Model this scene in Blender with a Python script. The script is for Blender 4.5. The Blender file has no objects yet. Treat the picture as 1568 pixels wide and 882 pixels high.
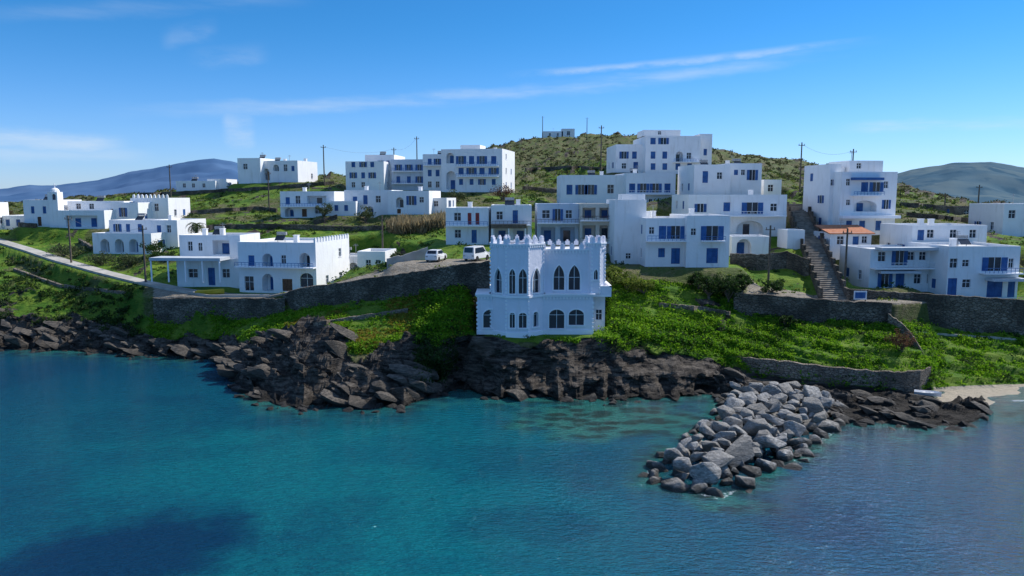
import bpy, math, random
import numpy as np
from mathutils import Vector, Matrix
random.seed(7); rng=np.random.default_rng(7)
F=1150.0; PIT=math.atan(141/F); CP,SP=math.cos(PIT),math.sin(PIT); CH=20.0
CAM=Vector((0,0,CH))
scene=bpy.context.scene
def ray(u,v):
    x=(u-784)/F; y=(441-v)/F
    return Vector((x,CP+y*SP,-SP+y*CP))
def W(u,v,Y):
    d=ray(u,v); t=Y/d.y
    return CAM+d*t
def WZ(u,v,Z=0.0):
    d=ray(u,v); t=(Z-CH)/d.z
    return CAM+d*t
# ------------------------------------------------------------ noise
def _h(x,y,s): 
    r=np.sin(x*127.1+y*311.7+s*74.7)*43758.5453
    return r-np.floor(r)
def vn(x,y,s=0):
    xi=np.floor(x); yi=np.floor(y); a=x-xi; b=y-yi
    a=a*a*(3-2*a); b=b*b*(3-2*b)
    return (_h(xi,yi,s)*(1-a)+_h(xi+1,yi,s)*a)*(1-b)+(_h(xi,yi+1,s)*(1-a)+_h(xi+1,yi+1,s)*a)*b
def fbm(x,y,s=0,o=4):
    r=0;amp=.5;t=0
    for i in range(o):
        r=r+amp*vn(x,y,s+i*13); t+=amp; x=x*2.03+5.1; y=y*2.03+1.7; amp*=.5
    return r/t
def sst(x,a,b):
    t=np.clip((x-a)/(b-a),0,1); return t*t*(3-2*t)
# ------------------------------------------------------------ materials
class NT:
    def __init__(s,tree): s.t=tree
    def n(s,ty,**kw):
        nd=s.t.nodes.new(ty)
        for k,v in kw.items():
            if k[0]=='_': setattr(nd,k[1:],v)
            else:
                i=nd.inputs[k]
                if isinstance(v,bpy.types.NodeSocket): s.t.links.new(v,i)
                else: i.default_value=v
        return nd
    def m(s,op,a,b=0.0,c=0.0,clamp=False):
        nd=s.t.nodes.new('ShaderNodeMath'); nd.operation=op; nd.use_clamp=clamp
        for i,v in enumerate((a,b,c)):
            if isinstance(v,bpy.types.NodeSocket): s.t.links.new(v,nd.inputs[i])
            else: nd.inputs[i].default_value=v
        return nd.outputs[0]
    def mix(s,f,a,b,bt='MIX'):
        nd=s.t.nodes.new('ShaderNodeMix'); nd.data_type='RGBA'; nd.blend_type=bt
        for i,v in ((0,f),(6,a),(7,b)):
            if isinstance(v,bpy.types.NodeSocket): s.t.links.new(v,nd.inputs[i])
            else: nd.inputs[i].default_value=(tuple(v)+(1,)) if i>0 else v
        return nd.outputs[2]
    def ss(s,x,a,b):
        nd=s.t.nodes.new('ShaderNodeMapRange'); nd.interpolation_type='SMOOTHSTEP'
        s.t.links.new(x,nd.inputs[0]); nd.inputs[1].default_value=a; nd.inputs[2].default_value=b
        return nd.outputs[0]
    def noise(s,vec,scale,detail=5,rough=.55,out=0):
        nd=s.n('ShaderNodeTexNoise',Vector=vec,Scale=scale,Detail=float(detail),Roughness=rough); return nd.outputs[out]
    def scalev(s,vec,sc,rot=(0,0,0)):
        nd=s.n('ShaderNodeMapping',Vector=vec); nd.inputs['Scale'].default_value=sc; nd.inputs['Rotation'].default_value=rot
        return nd.outputs[0]
def newmat(name):
    m=bpy.data.materials.new(name); m.use_nodes=True; t=m.node_tree
    b=t.nodes['Principled BSDF']; T=NT(t)
    pos=t.nodes.new('ShaderNodeNewGeometry').outputs['Position']
    return m,T,b,pos
def nmat(name,c1,c2,scale=1.0,rough=.85,bump=0,bscale=8.0,lo=.35,hi=.65,spec=.3,c3=None,s3=10):
    m,T,b,pos=newmat(name)
    f=T.ss(T.noise(pos,scale),lo,hi)
    c=T.mix(f,c1,c2)
    if c3: c=T.mix(T.ss(T.noise(pos,s3,3),.5,.7),c,c3)
    T.t.links.new(c,b.inputs['Base Color']); b.inputs['Roughness'].default_value=rough
    b.inputs['Specular IOR Level'].default_value=spec
    if bump:
        bn=T.n('ShaderNodeBump',Height=T.noise(pos,bscale,6),Strength=1.0,Distance=bump)
        T.t.links.new(bn.outputs[0],b.inputs['Normal'])
    return m
def plaster(name,c,dirt=.72):
    m,T,b,pos=newmat(name)
    big=T.ss(T.noise(pos,.5,4),.35,.7)
    st=T.ss(T.noise(T.scalev(pos,(2.2,2.2,.25)),1.0,5,.6),.52,.78)
    d=tuple(x*dirt*k for x,k in zip(c,(1.0,.96,.89)))
    c1=T.mix(T.m('MULTIPLY',big,.45),c,tuple(x*.88 for x in c))
    c2=T.mix(T.m('MULTIPLY',st,.6),c1,d)
    T.t.links.new(c2,b.inputs['Base Color']); b.inputs['Roughness'].default_value=.92
    b.inputs['Specular IOR Level'].default_value=.2
    bn=T.n('ShaderNodeBump',Height=T.noise(pos,3,6),Strength=.6,Distance=.05)
    T.t.links.new(bn.outputs[0],b.inputs['Normal'])
    return m
def stonemat(name,ca,cb,cm,sc=2.4):
    m,T,b,pos=newmat(name)
    w=T.noise(pos,1.5,3,out=1)
    v=T.scalev(pos,(1,1,1.9))
    vd=T.n('ShaderNodeVectorMath',_operation='ADD'); T.t.links.new(v,vd.inputs[0]); T.t.links.new(w,vd.inputs[1])
    vo=T.n('ShaderNodeTexVoronoi',Vector=vd.outputs[0],Scale=sc)
    ve=T.n('ShaderNodeTexVoronoi',_feature='DISTANCE_TO_EDGE',Vector=vd.outputs[0],Scale=sc)
    sep=T.n('ShaderNodeSeparateColor',Color=vo.outputs['Color'])
    c=T.mix(sep.outputs[0],ca,cb)
    c=T.mix(T.ss(T.noise(pos,.35,4),.4,.65),c,tuple(x*.6 for x in ca))
    c=T.mix(T.ss(ve.outputs[0],.0,.08),cm,c)
    T.t.links.new(c,b.inputs['Base Color']); b.inputs['Roughness'].default_value=.95
    h=T.m('ADD',T.ss(ve.outputs[0],0,.15),T.m('MULTIPLY',sep.outputs[1],.6))
    bn=T.n('ShaderNodeBump',Height=h,Strength=1.0,Distance=.08)
    T.t.links.new(bn.outputs[0],b.inputs['Normal'])
    return m
M={}
M['walls']=plaster('whitewash',(.84,.84,.84))
M['cream']=plaster('cream_render',(.68,.62,.53))
M['pale']=plaster('pale_blue_render',(.58,.64,.72))
M['castle']=plaster('castle_render',(.78,.77,.83),.84)
M['trim']=plaster('white_trim',(.88,.88,.90),.9)
M['stone']=stonemat('wall_stone',(.24,.19,.14),(.36,.30,.23),(.07,.06,.05))
M['masonry']=stonemat('dark_masonry',(.12,.10,.075),(.24,.20,.155),(.035,.03,.024),2.0)
M['roof']=nmat('roof_screed',(.55,.54,.52),(.72,.71,.69),.8,.95)
M['shutters']=nmat('blue_paint',(.02,.08,.24),(.035,.125,.33),1.5,.5)
M['doors']=nmat('brown_wood',(.10,.045,.025),(.17,.08,.04),3,.6)
M['redwood']=nmat('red_paint',(.25,.03,.03),(.3,.05,.04),3,.6)
M['railing']=nmat('rail_paint',(.06,.15,.34),(.08,.19,.40),2,.5)
M['awning']=nmat('awning_cloth',(.42,.46,.50),(.52,.55,.58),1,.8)
M['tiles']=nmat('terracotta',(.38,.13,.06),(.48,.2,.1),3,.8,.03,12)
M['wood']=nmat('weathered_wood',(.10,.075,.055),(.16,.13,.1),4,.9)
M['metal']=nmat('grey_metal',(.25,.26,.27),(.35,.36,.37),4,.5)
def glassm():
    m,T,b,pos=newmat('window_glass')
    b.inputs['Base Color'].default_value=(.012,.02,.035,1); b.inputs['Roughness'].default_value=.08
    return m
M['glass']=glassm()
M['frames']=nmat('white_frames',(.7,.72,.75),(.8,.8,.82),3,.5)
M['concrete']=nmat('pale_concrete',(.34,.32,.28),(.46,.43,.38),.6,.95,.02,6)
# ------------------------------------------------------------ mesh helpers
def link(o,parent=None,loc=None):
    scene.collection.objects.link(o)
    if parent is not None:
        o.parent=parent; o.matrix_parent_inverse=Matrix.Translation(-Vector(parent.location))
    return o
def mesh_np(name,V,Fc,mat,parent=None,smooth=False,attr=None,fattr=None):
    me=bpy.data.meshes.new(name); V=np.asarray(V,dtype=np.float32); Fc=np.asarray(Fc,dtype=np.int32)
    k=Fc.shape[1]
    me.vertices.add(len(V)); me.vertices.foreach_set('co',V.ravel())
    me.loops.add(Fc.size); me.loops.foreach_set('vertex_index',Fc.ravel())
    me.polygons.add(len(Fc)); me.polygons.foreach_set('loop_start',np.arange(0,Fc.size,k,dtype=np.int32))
    me.update(calc_edges=True)
    if smooth: me.polygons.foreach_set('use_smooth',np.ones(len(Fc),dtype=bool))
    if attr:
        for an,A in attr.items():
            at=me.attributes.new(an,'FLOAT_COLOR','POINT'); at.data.foreach_set('color',np.asarray(A,dtype=np.float32).ravel())
    if fattr:
        for an,A in fattr.items():
            at=me.attributes.new(an,'FLOAT','FACE'); at.data.foreach_set('value',np.asarray(A,dtype=np.float32))
    me.materials.append(mat)
    o=bpy.data.objects.new(name,me); return link(o,parent)
def mesh_pd(name,v,f,mat,parent=None,smooth=False):
    me=bpy.data.meshes.new(name); me.from_pydata([tuple(p) for p in v],[],[tuple(x) for x in f]); me.update()
    if smooth: me.polygons.foreach_set('use_smooth',[True]*len(me.polygons))
    me.materials.append(mat); o=bpy.data.objects.new(name,me); return link(o,parent)
Zv=Vector((0,0,1))
FOOT=[]
def foot(P,a,w,d,z,margin=1.0,blend=3.0):
    b=Vector((-a.y,a.x,0)); c=P+a*(w/2)+b*(d/2); FOOT.append((c.x,c.y,a.x,a.y,w/2,d/2,z,margin,blend))
class Fac:
    def __init__(s,P0,a): s.P=P0.copy(); s.a=a.normalized(); s.n=s.a.cross(Zv)
    def loc(s,u,v):
        d=ray(u,v); t=((s.P-CAM).dot(s.n))/d.dot(s.n); Q=CAM+d*t
        return (Q-s.P).dot(s.a),Q.z-s.P.z
    def pt(s,x,z,d=0): return s.P+s.a*x+Zv*z-s.n*d
class Bld:
    def __init__(s,name,P=None,wall='walls'):
        s.e=bpy.data.objects.new(name,None); scene.collection.objects.link(s.e); s.first=P is None
        if P is not None: s.e.location=P
        s.parts={}; s.wall=wall; s.e.empty_display_size=.5
    def poly(s,part,pts):
        v,f=s.parts.setdefault(part,([],[])); n=len(v); v.extend(pts); f.append(range(n,n+len(pts)))
    def box(s,part,o,A,B,C):
        p=[o,o+A,o+A+B,o+B]; q=[x+C for x in p]
        s.poly(part,p[::-1]); s.poly(part,q)
        for i in range(4): j=(i+1)%4; s.poly(part,[p[i],p[j],q[j],q[i]])
    def fbox(s,part,fc,x0,z0,x1,z1,d0,d1):
        s.box(part,fc.pt(x0,z0,d0),fc.a*(x1-x0),-fc.n*(d1-d0),Zv*(z1-z0))
    def opening(s,fc,k,x0,z0,x1,z1,wall,trim=None):
        w=x1-x0;h=z1-z0;xc=(x0+x1)/2; P=s
        arch=k in('A','a','g','t')
        dep={'l':1.5,'A':1.5,'w':.18,'s':.1,'b':.15,'r':.1,'a':.2,'g':.28,'t':.28}.get(k,.15)
        if arch:
            if k=='g':
                rise=min(w*1.15,.5*h); sp=z1-rise; top=[]
                for i in range(6):
                    th=math.radians(60)*i/5; top.append((x1-w*math.cos(th),sp+rise*math.sin(th)/math.sin(math.radians(60))))
                top+= [(2*xc-x,z) for x,z in top[:-1][::-1]]
            else:
                rise=min(w/2,.5*h)*(.75 if k=='t' else 1); sp=z1-rise
                top=[(xc-w/2*math.cos(math.pi*i/10),sp+rise*math.sin(math.pi*i/10)) for i in range(11)]
            mid=len(top)//2
            P.poly(wall,[fc.pt(x0,z1)]+[fc.pt(*q) for q in top[:mid+1]])
            P.poly(wall,[fc.pt(x1,z1)]+[fc.pt(*q) for q in top[mid:][::-1]])
        else: top=[(x0,z1),(x1,z1)]
        out=[(x0,z0),(x1,z0)]+top[::-1]
        for i in range(len(out)):
            a_,b_=out[i],out[(i+1)%len(out)]
            if abs(a_[0]-b_[0])+abs(a_[1]-b_[1])<1e-4: continue
            P.poly(wall,[fc.pt(*a_),fc.pt(*b_),fc.pt(*b_,dep),fc.pt(*a_,dep)])
        ng=[fc.pt(q[0],q[1],dep) for q in out]
        if k in('l','A'):
            P.poly(wall,ng)
            nd=max(1,int(w/2.2))
            for i in range(nd):
                c=x0+w*(i+.5)/nd; dw=min(.5,w*.25)
                P.fbox(random.choice(['shutters','glass']),fc,c-dw,z0+.03,c+dw,z0+min(2.0,h*.75),dep-.05,dep-.004)
        elif k in('s','r','b'):
            part={'s':'shutters','r':'redwood','b':'doors'}[k]
            P.poly('glass',ng)
            if k=='s' and random.random()<.3 and x0>1:
                P.fbox(part,fc,x0-w*.48,z0+.02,x0-.02,z1-.02,-.06,-.004); P.fbox(part,fc,x1+.02,z0+.02,x1+w*.48,z1-.02,-.06,-.004)
                P.fbox('frames',fc,xc-.03,z0+.02,xc+.03,z1-.02,dep-.05,dep-.003)
            else:
                P.fbox(part,fc,x0+.02,z0+.02,xc-.015,z1-.02,dep-.06,dep-.003)
                P.fbox(part,fc,xc+.015,z0+.02,x1-.02,z1-.02,dep-.06,dep-.003)
                if h>1.5: P.fbox(part,fc,x0+.05,z0+h*.5-.04,x1-.05,z0+h*.5+.04,dep-.085,dep-.062)
        else:
            P.poly('glass',ng)
            fr='frames' if k in('w','g','t') else 'shutters'
            fw=.05
            zt=z1-.02 if not arch else sp+rise*.9
            P.fbox(fr,fc,xc-fw/2,z0+.01,xc+fw/2,zt,dep-.06,dep-.003)
            if not arch or h>1.4:
                zz=(sp if arch else z0+h*.6); P.fbox(fr,fc,x0+.01,zz-fw/2,x1-.01,zz+fw/2,dep-.05,dep-.004)
            if not arch:
                P.fbox(fr,fc,x0+.004,z0+.004,x0+fw,z1-.004,dep-.07,dep-.005); P.fbox(fr,fc,x1-fw,z0+.004,x1-.004,z1-.004,dep-.07,dep-.005)
        if k in('w','a','s') and z0>.5: P.fbox('trim',fc,x0-.08,z0-.07,x1+.08,z0-.003,-.07,.05)
        if trim:
            ol=[(x0,z0)]+top+[(x1,z0)]; tw=.15
            cx=xc
            for i in range(len(ol)-1):
                a_,b_=ol[i],ol[i+1]
                if abs(a_[0]-b_[0])+abs(a_[1]-b_[1])<1e-4: continue
                def o_(q):
                    if q[1]<= sp+1e-4: return (q[0]+(tw if q[0]>cx else -tw),q[1])
                    dx,dz=q[0]-cx,q[1]-sp
                    L=math.hypot(dx,dz)+1e-6; return (q[0]+dx/L*tw,q[1]+dz/L*tw)
                ao,bo=o_(a_),o_(b_)
                P.poly(trim,[fc.pt(*a_,-.07),fc.pt(*b_,-.07),fc.pt(*bo,-.07),fc.pt(*ao,-.07)]); P.poly(trim,[fc.pt(*bo,-.07),fc.pt(*ao,-.07),fc.pt(*ao,0),fc.pt(*bo,0)])
                P.poly(trim,[fc.pt(*a_,-.07),fc.pt(*b_,-.07),fc.pt(*b_,0),fc.pt(*a_,0)])
            P.fbox(trim,fc,x0-tw,z0-.12,x1+tw,z0-.003,-.12,.03)
    def panel(s,fc,Wd,H,ops,zb=0.0,wall=None,trim=None):
        wall=wall or s.wall; good=[]
        for (k,x0,z0,x1,z1) in ops:
            x0=max(x0,.12);x1=min(x1,Wd-.12);z0=max(z0,.05);z1=min(z1,H-.12)
            if x1-x0<.15 or z1-z0<.2: continue
            if any(not(x1+.02<g[1] or x0-.02>g[3] or z1+.02<g[2] or z0-.02>g[4]) for g in good): continue
            good.append((k,x0,z0,x1,z1))
        xs=sorted({0,Wd,*[g[1] for g in good],*[g[3] for g in good]}); zs=sorted({zb,H,*[g[2] for g in good],*[g[4] for g in good]})
        for j in range(len(zs)-1):
            i=0
            while i<len(xs)-1:
                zc=(zs[j]+zs[j+1])/2
                def ins(i): 
                    xc=(xs[i]+xs[i+1])/2; return any(g[1]<xc<g[3] and g[2]<zc<g[4] for g in good)
                if ins(i): i+=1; continue
                e=i
                while e+1<len(xs)-1 and not ins(e+1): e+=1
                s.poly(wall,[fc.pt(xs[i],zs[j]),fc.pt(xs[e+1],zs[j]),fc.pt(xs[e+1],zs[j+1]),fc.pt(xs[i],zs[j+1])]); i=e+1
        for g in good: s.opening(fc,*g,wall,trim)
    def merlons(s,fc,Wd,H,w=.45,h=.5,gap=.45,t=.25,part=None):
        n=max(2,int(round((Wd+gap)/(w+gap)))); st=(Wd-w)/(n-1)
        for i in range(n):
            x=i*st; s.fbox(part or s.wall,fc,x,H+.002,x+w,H+h,.003,t)
            s.fbox(part or s.wall,fc,x+w*.28,H+h+.001,x+w*.72,H+h*1.35,.02,t-.02)
    def railing(s,fc,x0,x1,z,out,h=.9,part='railing'):
        n=max(2,int((x1-x0)/.5))
        for i in range(n+1):
            x=x0+(x1-x0)*i/n; s.fbox(part,fc,x-.02,z,x+.02,z+h,-out,-out+.04)
        s.fbox(part,fc,x0,z+h,x1,z+h+.06,-out-.01,-out+.05); s.fbox(part,fc,x0,z+h*.5,x1,z+h*.5+.03,-out,-out+.03)
    def balcony(s,fc,u0,v0,u1,v1,out=1.1,rp='railing',slab='trim'):
        x0,zt=fc.loc(u0,v0); x1,zb=fc.loc(u1,v1)
        s.fbox(slab,fc,x0,zb-.15,x1,zb,-out,-.003); s.railing(fc,x0+.03,x1-.03,zb,out-.06,max(.5,zt-zb),rp)
    def slab(s,fc,u0,v0,u1,v1,out=1.5,posts=0,part='trim',pz=2.3):
        x0,zt=fc.loc(u0,v0); x1,zb=fc.loc(u1,v1)
        if zt-zb<.1: zt=zb+.1
        s.fbox(part,fc,x0,zb,x1,zt,-out,-.003)
        for i in range(posts):
            x=x0+.1+(x1-x0-.35)*i/max(1,posts-1); s.fbox('trim',fc,x,zb-pz,x+.16,zb-.002,-out+.05,-out+.21)
    def block(s,u0,u1,vb,vt,Y,ops=(),yaw=0,depth=8,par=.35,cren='',found=3,ground=True,wall=None,side=True,chim=0,kind='s'):
        wall=wall or s.wall
        P=W(u0,vb,Y); a=Vector((math.cos(math.radians(yaw)),math.sin(math.radians(yaw)),0)); b=Vector((-a.y,a.x,0))
        if s.first: s.e.location=P; s.first=False
        fc=Fac(P,a); Wd=fc.loc(u1,(vb+vt)/2)[0]; H=fc.loc((u0+u1)/2,vt)[1]
        o=[(k,)+(lambda p,q:(p[0],q[1],q[0],p[1]))(fc.loc(x0,z0),fc.loc(x1,z1)) for (k,x0,z0,x1,z1) in ops]
        zb=-found if ground else -.02
        s.panel(fc,Wd,H,o,zb,wall)
        def so():
            r=[]
            if not side: return r
            ns=max(1,int(H/2.9)); sh=H/ns
            for i in range(ns):
                for fx in ((.3,.7) if depth>6 else (.5,)):
                    if random.random()<.8: x=depth*fx; r.append((random.choice(['w',kind]),x-.45,i*sh+.95,x+.45,i*sh+2.15))
            return r
        fr=Fac(P+a*Wd,b); fl=Fac(P+b*depth,-b); fb=Fac(P+a*Wd+b*depth,-a)
        s.panel(fr,depth,H,so(),zb,wall); s.panel(fl,depth,H,so(),zb,wall); s.panel(fb,Wd,H,[],zb,wall)
        t=.22; rz=H-par
        s.poly('roof',[fc.pt(t,rz,t),fc.pt(Wd-t,rz,t),fc.pt(Wd-t,rz,depth-t),fc.pt(t,rz,depth-t)])
        O=[(0,0),(Wd,0),(Wd,depth),(0,depth)]; I=[(t,t),(Wd-t,t),(Wd-t,depth-t),(t,depth-t)]
        for i in range(4):
            j=(i+1)%4
            s.poly(wall,[fc.pt(O[i][0],H,O[i][1]),fc.pt(O[j][0],H,O[j][1]),fc.pt(I[j][0],H,I[j][1]),fc.pt(I[i][0],H,I[i][1])])
            s.poly(wall,[fc.pt(I[i][0],H,I[i][1]),fc.pt(I[j][0],H,I[j][1]),fc.pt(I[j][0],rz,I[j][1]),fc.pt(I[i][0],rz,I[i][1])])
        if 'F' in cren: s.merlons(fc,Wd,H,part=wall)
        if 'R' in cren: s.merlons(fr,depth,H,part=wall)
        for i in range(chim):
            x=random.uniform(.15,.85)*Wd; y=random.uniform(.3,.8)*depth
            s.fbox(wall,fc,x,rz,x+.6,H+.7,y,y+.6); s.fbox('trim',fc,x-.06,H+.701,x+.66,H+.78,y-.06,y+.66)
        if random.random()<.45 and Wd>5:
            x=random.uniform(.2,.7)*Wd; y=depth*.6
            s.fbox('metal',fc,x,rz,x+.05,H+1.6,y,y+.05); s.fbox('metal',fc,x-.4,H+1.3,x+.45,H+1.34,y,y+.04); s.fbox('metal',fc,x-.3,H+1.5,x+.35,H+1.54,y,y+.04)
        if random.random()<.5 and Wd>5 and side:
            x=random.uniform(.1,.6)*Wd; y=depth*.5
            s.poly('glass',[fc.pt(x,rz+.25,y),fc.pt(x+1.4,rz+.25,y),fc.pt(x+1.4,rz+.95,y+.8),fc.pt(x,rz+.95,y+.8)])
            s.fbox('metal',fc,x,rz+1.0,x+1.4,rz+1.4,y+.8,y+1.2); s.fbox('metal',fc,x+.1,rz,x+.16,rz+1,y+.8,y+.86); s.fbox('metal',fc,x+1.2,rz,x+1.26,rz+1,y+.8,y+.86)
        if ground: foot(P,a,Wd,depth,P.z-.05)
        return fc,Wd,H
    def finish(s):
        for part,(v,f) in s.parts.items():
            mesh_pd(part,v,f,M[part],s.e)
def R(k,us,w,v0,v1): return [(k,u-w/2,v0,u+w/2,v1) for u in us]
# ============================================================ CASTLE
def castle():
    s=Bld('castle_house',W(784,507,79),'castle')
    zb=W(800,507,79).z
    def P(u,Y,z=None): q=W(u,480,Y); q.z=zb if z is None else z; return q
    def zz(v,Y): return W(800,v,Y).z-zb
    X=Vector((1,0,0)); Yv=Vector((0,1,0))
    Yl=79.0; h1=zz(452,Yl)
    L=P(731,Yl); fc=Fac(L,X); wd=P(908,Yl).x-L.x
    def mp(f,lst): return [(k,)+(lambda p,q:(p[0],q[1],q[0],p[1]))(f.loc(a,b),f.loc(c,d)) for k,a,b,c,d in lst]
    s.panel(fc,wd,h1,mp(fc,[('t',740,474,764,502),('t',841,474,864,503),('t',871,474,894,498)]),-2.5,None,'trim')
    D=8.5
    for f,w in ((Fac(L+X*wd,Yv),D),(Fac(L+Yv*D,-Yv),D),(Fac(L+X*wd+Yv*D,-X),wd)):
        s.panel(f,w,h1,[('t',w*.25-.6,.8,w*.25+.6,2.6),('t',w*.7-.6,.8,w*.7+.6,2.6)],-2.5,None,'trim')
    s.box('roof',L+Zv*(h1-.3)+X*.2+Yv*.2,X*(wd-.4),Yv*(D-.4),Zv*.25)
    for k,(e,hh) in enumerate(((.22,.16),(.12,.12))):
        s.box('trim',L-X*e-Yv*e+Zv*(h1-.02-.16*k+.003*k),X*(wd+2*e),Yv*(D+2*e),Zv*(hh-.003*k))
    for i in range(int(wd/.35)):
        s.fbox('trim',fc,i*.35,h1-.42,i*.35+.17,h1-.19,-.12,-.002)
    s.fbox('trim',fc,-.08,-.6,wd+.08,.12,-.1,-.002)
    for q in (0,wd): 
        for j in range(7): s.fbox('trim',fc,q-.1,j*.45+.2,q+.1,j*.45+.45,-.06,.03)
    Yu=79.9; L2=P(756,Yu,zb+h1+.12); w2=P(922,Yu).x-L2.x; f2=Fac(L2,X); H2=zz(383,Yu)-h1-.12
    s.panel(f2,w2,H2,mp(f2,[('g',848,406,864,444),('g',871,406,888,444)]),0,None,'trim')
    D2=7
    for f,w in ((Fac(L2+X*w2,Yv),D2),(Fac(L2+Yv*D2,-Yv),D2),(Fac(L2+X*w2+Yv*D2,-X),w2)):
        s.panel(f,w,H2,[('g',w*.28-.4,.5,w*.28+.4,2.9),('g',w*.68-.4,.5,w*.68+.4,2.9)],0,None,'trim')
        s.merlons(f,w,H2+.12,.5,.45,.55,.25)
    s.box('roof',L2+Zv*(H2-.4)+X*.2+Yv*.2,X*(w2-.4),Yv*(D2-.4),Zv*.3)
    s.box('trim',L2-X*.12-Yv*.12+Zv*(H2-.05),X*(w2+.24),Yv*.3,Zv*.17)
    s.box('trim',L2+X*(w2-.18)+Yv*.19+Zv*(H2-.05),X*.3,Yv*(D2-.3),Zv*.168)
    s.merlons(f2,w2,H2+.12,.5,.45,.55,.25)
    for i in range(int((w2)/.35)): s.fbox('trim',f2,i*.35,H2-.34,i*.35+.17,H2-.06,-.1,-.002)
    def octo(u,Yc,Rr,z0,z1,wins,crenw=.42):
        c=P(u,Yc,0); c.z=0; pts=[]
        for i in range(8):
            an=math.radians(-90-22.5+45*i); pts.append(Vector((c.x+Rr*math.cos(an),c.y+Rr*math.sin(an),z0)))
        for i in range(8):
            a,b=pts[i],pts[(i+1)%8]; f=Fac(a,b-a); w=(b-a).length
            ops=wins[i](f,w) if i in wins else []
            s.panel(f,w,z1-z0,ops,-2.5 if z0<zb+1 else 0,None,'trim')
            s.merlons(f,w,z1-z0+.1,crenw,.5,crenw*.9,.22)
            s.fbox('trim',f,-.06,z1-z0-.06,w+.06,z1-z0+.1,-.12,.24)
            for j in range(int(w/.33)): s.fbox('trim',f,.08+j*.33,z1-z0-.32,.08+j*.33+.16,z1-z0-.07,-.09,-.002)
            for j in range(int((z1-z0)/.42)): s.fbox('trim',f,-.1,j*.42,.1,j*.42+.24,-.06,.03)
            if z0<zb+1:
                s.fbox('trim',f,-.07,h1-.1,w+.07,h1+.14,-.16,-.002); s.fbox('trim',f,-.05,-.6,w+.05,.12,-.09,-.002)
        s.poly('roof',[Vector((p.x,p.y,z1-.35)) for p in pts])
    g0,g1=h1+.35,h1+2.95
    big={0:lambda f,w:[('g',.27*w-.3,g0,.27*w+.3,g1),('g',.74*w-.42,g0,.74*w+.42,g1),('t',.27*w-.26,.6,.27*w+.26,2.2),('t',.74*w-.4,.6,.74*w+.4,2.2)],
         1:lambda f,w:[('g',w*.5-.55,g0,w*.5+.55,g1),('t',w*.45-.4,.6,w*.45+.4,2.2)],
         7:lambda f,w:[('g',w*.5-.55,g0,w*.5+.55,g1)]}
    octo(792,80.3,3.05,zb,zb+zz(375,77.6),big)
    octo(910,80.6,1.15,zb+h1+.1,zb+zz(373,79.5),{0:lambda f,w:[('g',w/2-.2,1.5,w/2+.2,2.6)]},.32)
    Lb=P(905,79.6,zb+h1-.25); 
    s.box('trim',Lb,X*2.15,Yv*5,Zv*.22)
    fb=Fac(Lb+Zv*.22,X); fbr=Fac(Lb+X*2.15+Zv*.22,Yv)
    for f,w in ((fb,2.15),(fbr,5)):
        s.fbox('castle',f,0,0,w,.85,.004,.16); s.fbox('trim',f,-.04,.851,w+.04,.95,-.04,.2)
    s.panel(Fac(P(908,81),X),1.3,h1-.3,[('w',.3,.9,1.0,2.0)],-2.5); s.panel(Fac(P(908,81)+X*1.3,Yv),5,h1-.3,[],-2.5)
    foot(P(731,78.2),X,(P(931,79).x-P(731,79).x),9.5,zb-.35,.25,1.4)
    s.finish()
castle()
# ============================================================ HOUSES
def H(name='white_house',wall='walls'): return Bld(name,None,wall)
b=H('crenellated_house')
fc,w,h=b.block(367,484,447,371,101,[('s',380,391,390,409),('A',401,388,418,410),('w',430,391,438,404),('A',458,387,475,410),('w',374,423,389,445),('A',401,419,419,446),('b',432,427,448,446),('t',459,418,480,440)],yaw=-11,depth=11,cren='R',chim=1)
b.balcony(fc,365,401,485,409); b.finish()
b=H()
fc,w,h=b.block(272,366,438,396,104,[('w',288,412,303,425),('s',318,410,330,437),('w',340,412,352,425)],yaw=-4,depth=8)
b.slab(fc,246,392,352,397,3.0,5,'awning',2.9)
b.block(276,368,398,360,106,[('w',287,370,295,384),('w',303,372,310,384),('l',325,368,352,390)],yaw=-4,depth=7,ground=False,chim=2); b.finish()
b=H()
b.block(484,556,440,392,112,[('w',500,402,508,414),('w',520,402,528,414),('A',534,402,548,424)],yaw=-8,depth=6); b.finish()
b=H('terrace_house')
b.block(548,590,428,385,104,[('w',560,398,568,412),('w',575,398,582,412)],yaw=-6,depth=6); b.finish()
b=H()
fc,w,h=b.block(143,232,388,357,124,[('A',153,366,168,387),('A',175,366,190,387),('A',197,366,212,387)],yaw=-8,depth=9)
b.block(168,232,358,337,128,R('s',[180,196,214],7,343,355),yaw=-8,depth=7,ground=False); b.finish()
b=H(); b.block(232,272,386,337,127,[('s',240,345,247,356),('w',255,345,262,356),('A',238,366,252,384)],yaw=-8,depth=9,chim=1); b.finish()
b=H('white_church')
fc,w,h=b.block(38,84,347,306,140,R('s',[50,68],6,316,327)+[('b',57,332,64,346)],depth=9)
f2,w2,h2=b.block(76,89,347,294,139.4,[('a',79.5,297,85.5,306)],depth=1.8,par=.1,side=False)
c=f2.pt(w2/2,h2,.9)
dv=[]
for j in range(5):
    for i in range(12): dv.append(c+Vector((.8*math.cos(i*math.pi/6)*math.cos(j*math.pi/9),.8*math.sin(i*math.pi/6)*math.cos(j*math.pi/9),.8*math.sin(j*math.pi/9))))
for j in range(4):
    for i in range(12): b.poly('walls',[dv[j*12+i],dv[j*12+(i+1)%12],dv[(j+1)*12+(i+1)%12],dv[(j+1)*12+i]])
b.poly('walls',dv[48:60]); b.fbox('trim',f2,w2/2-.05,h2+.7,w2/2+.05,h2+1.6,.85,.95); b.fbox('trim',f2,w2/2-.3,h2+1.15,w2/2+.3,h2+1.25,.86,.94)
b.finish()
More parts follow.
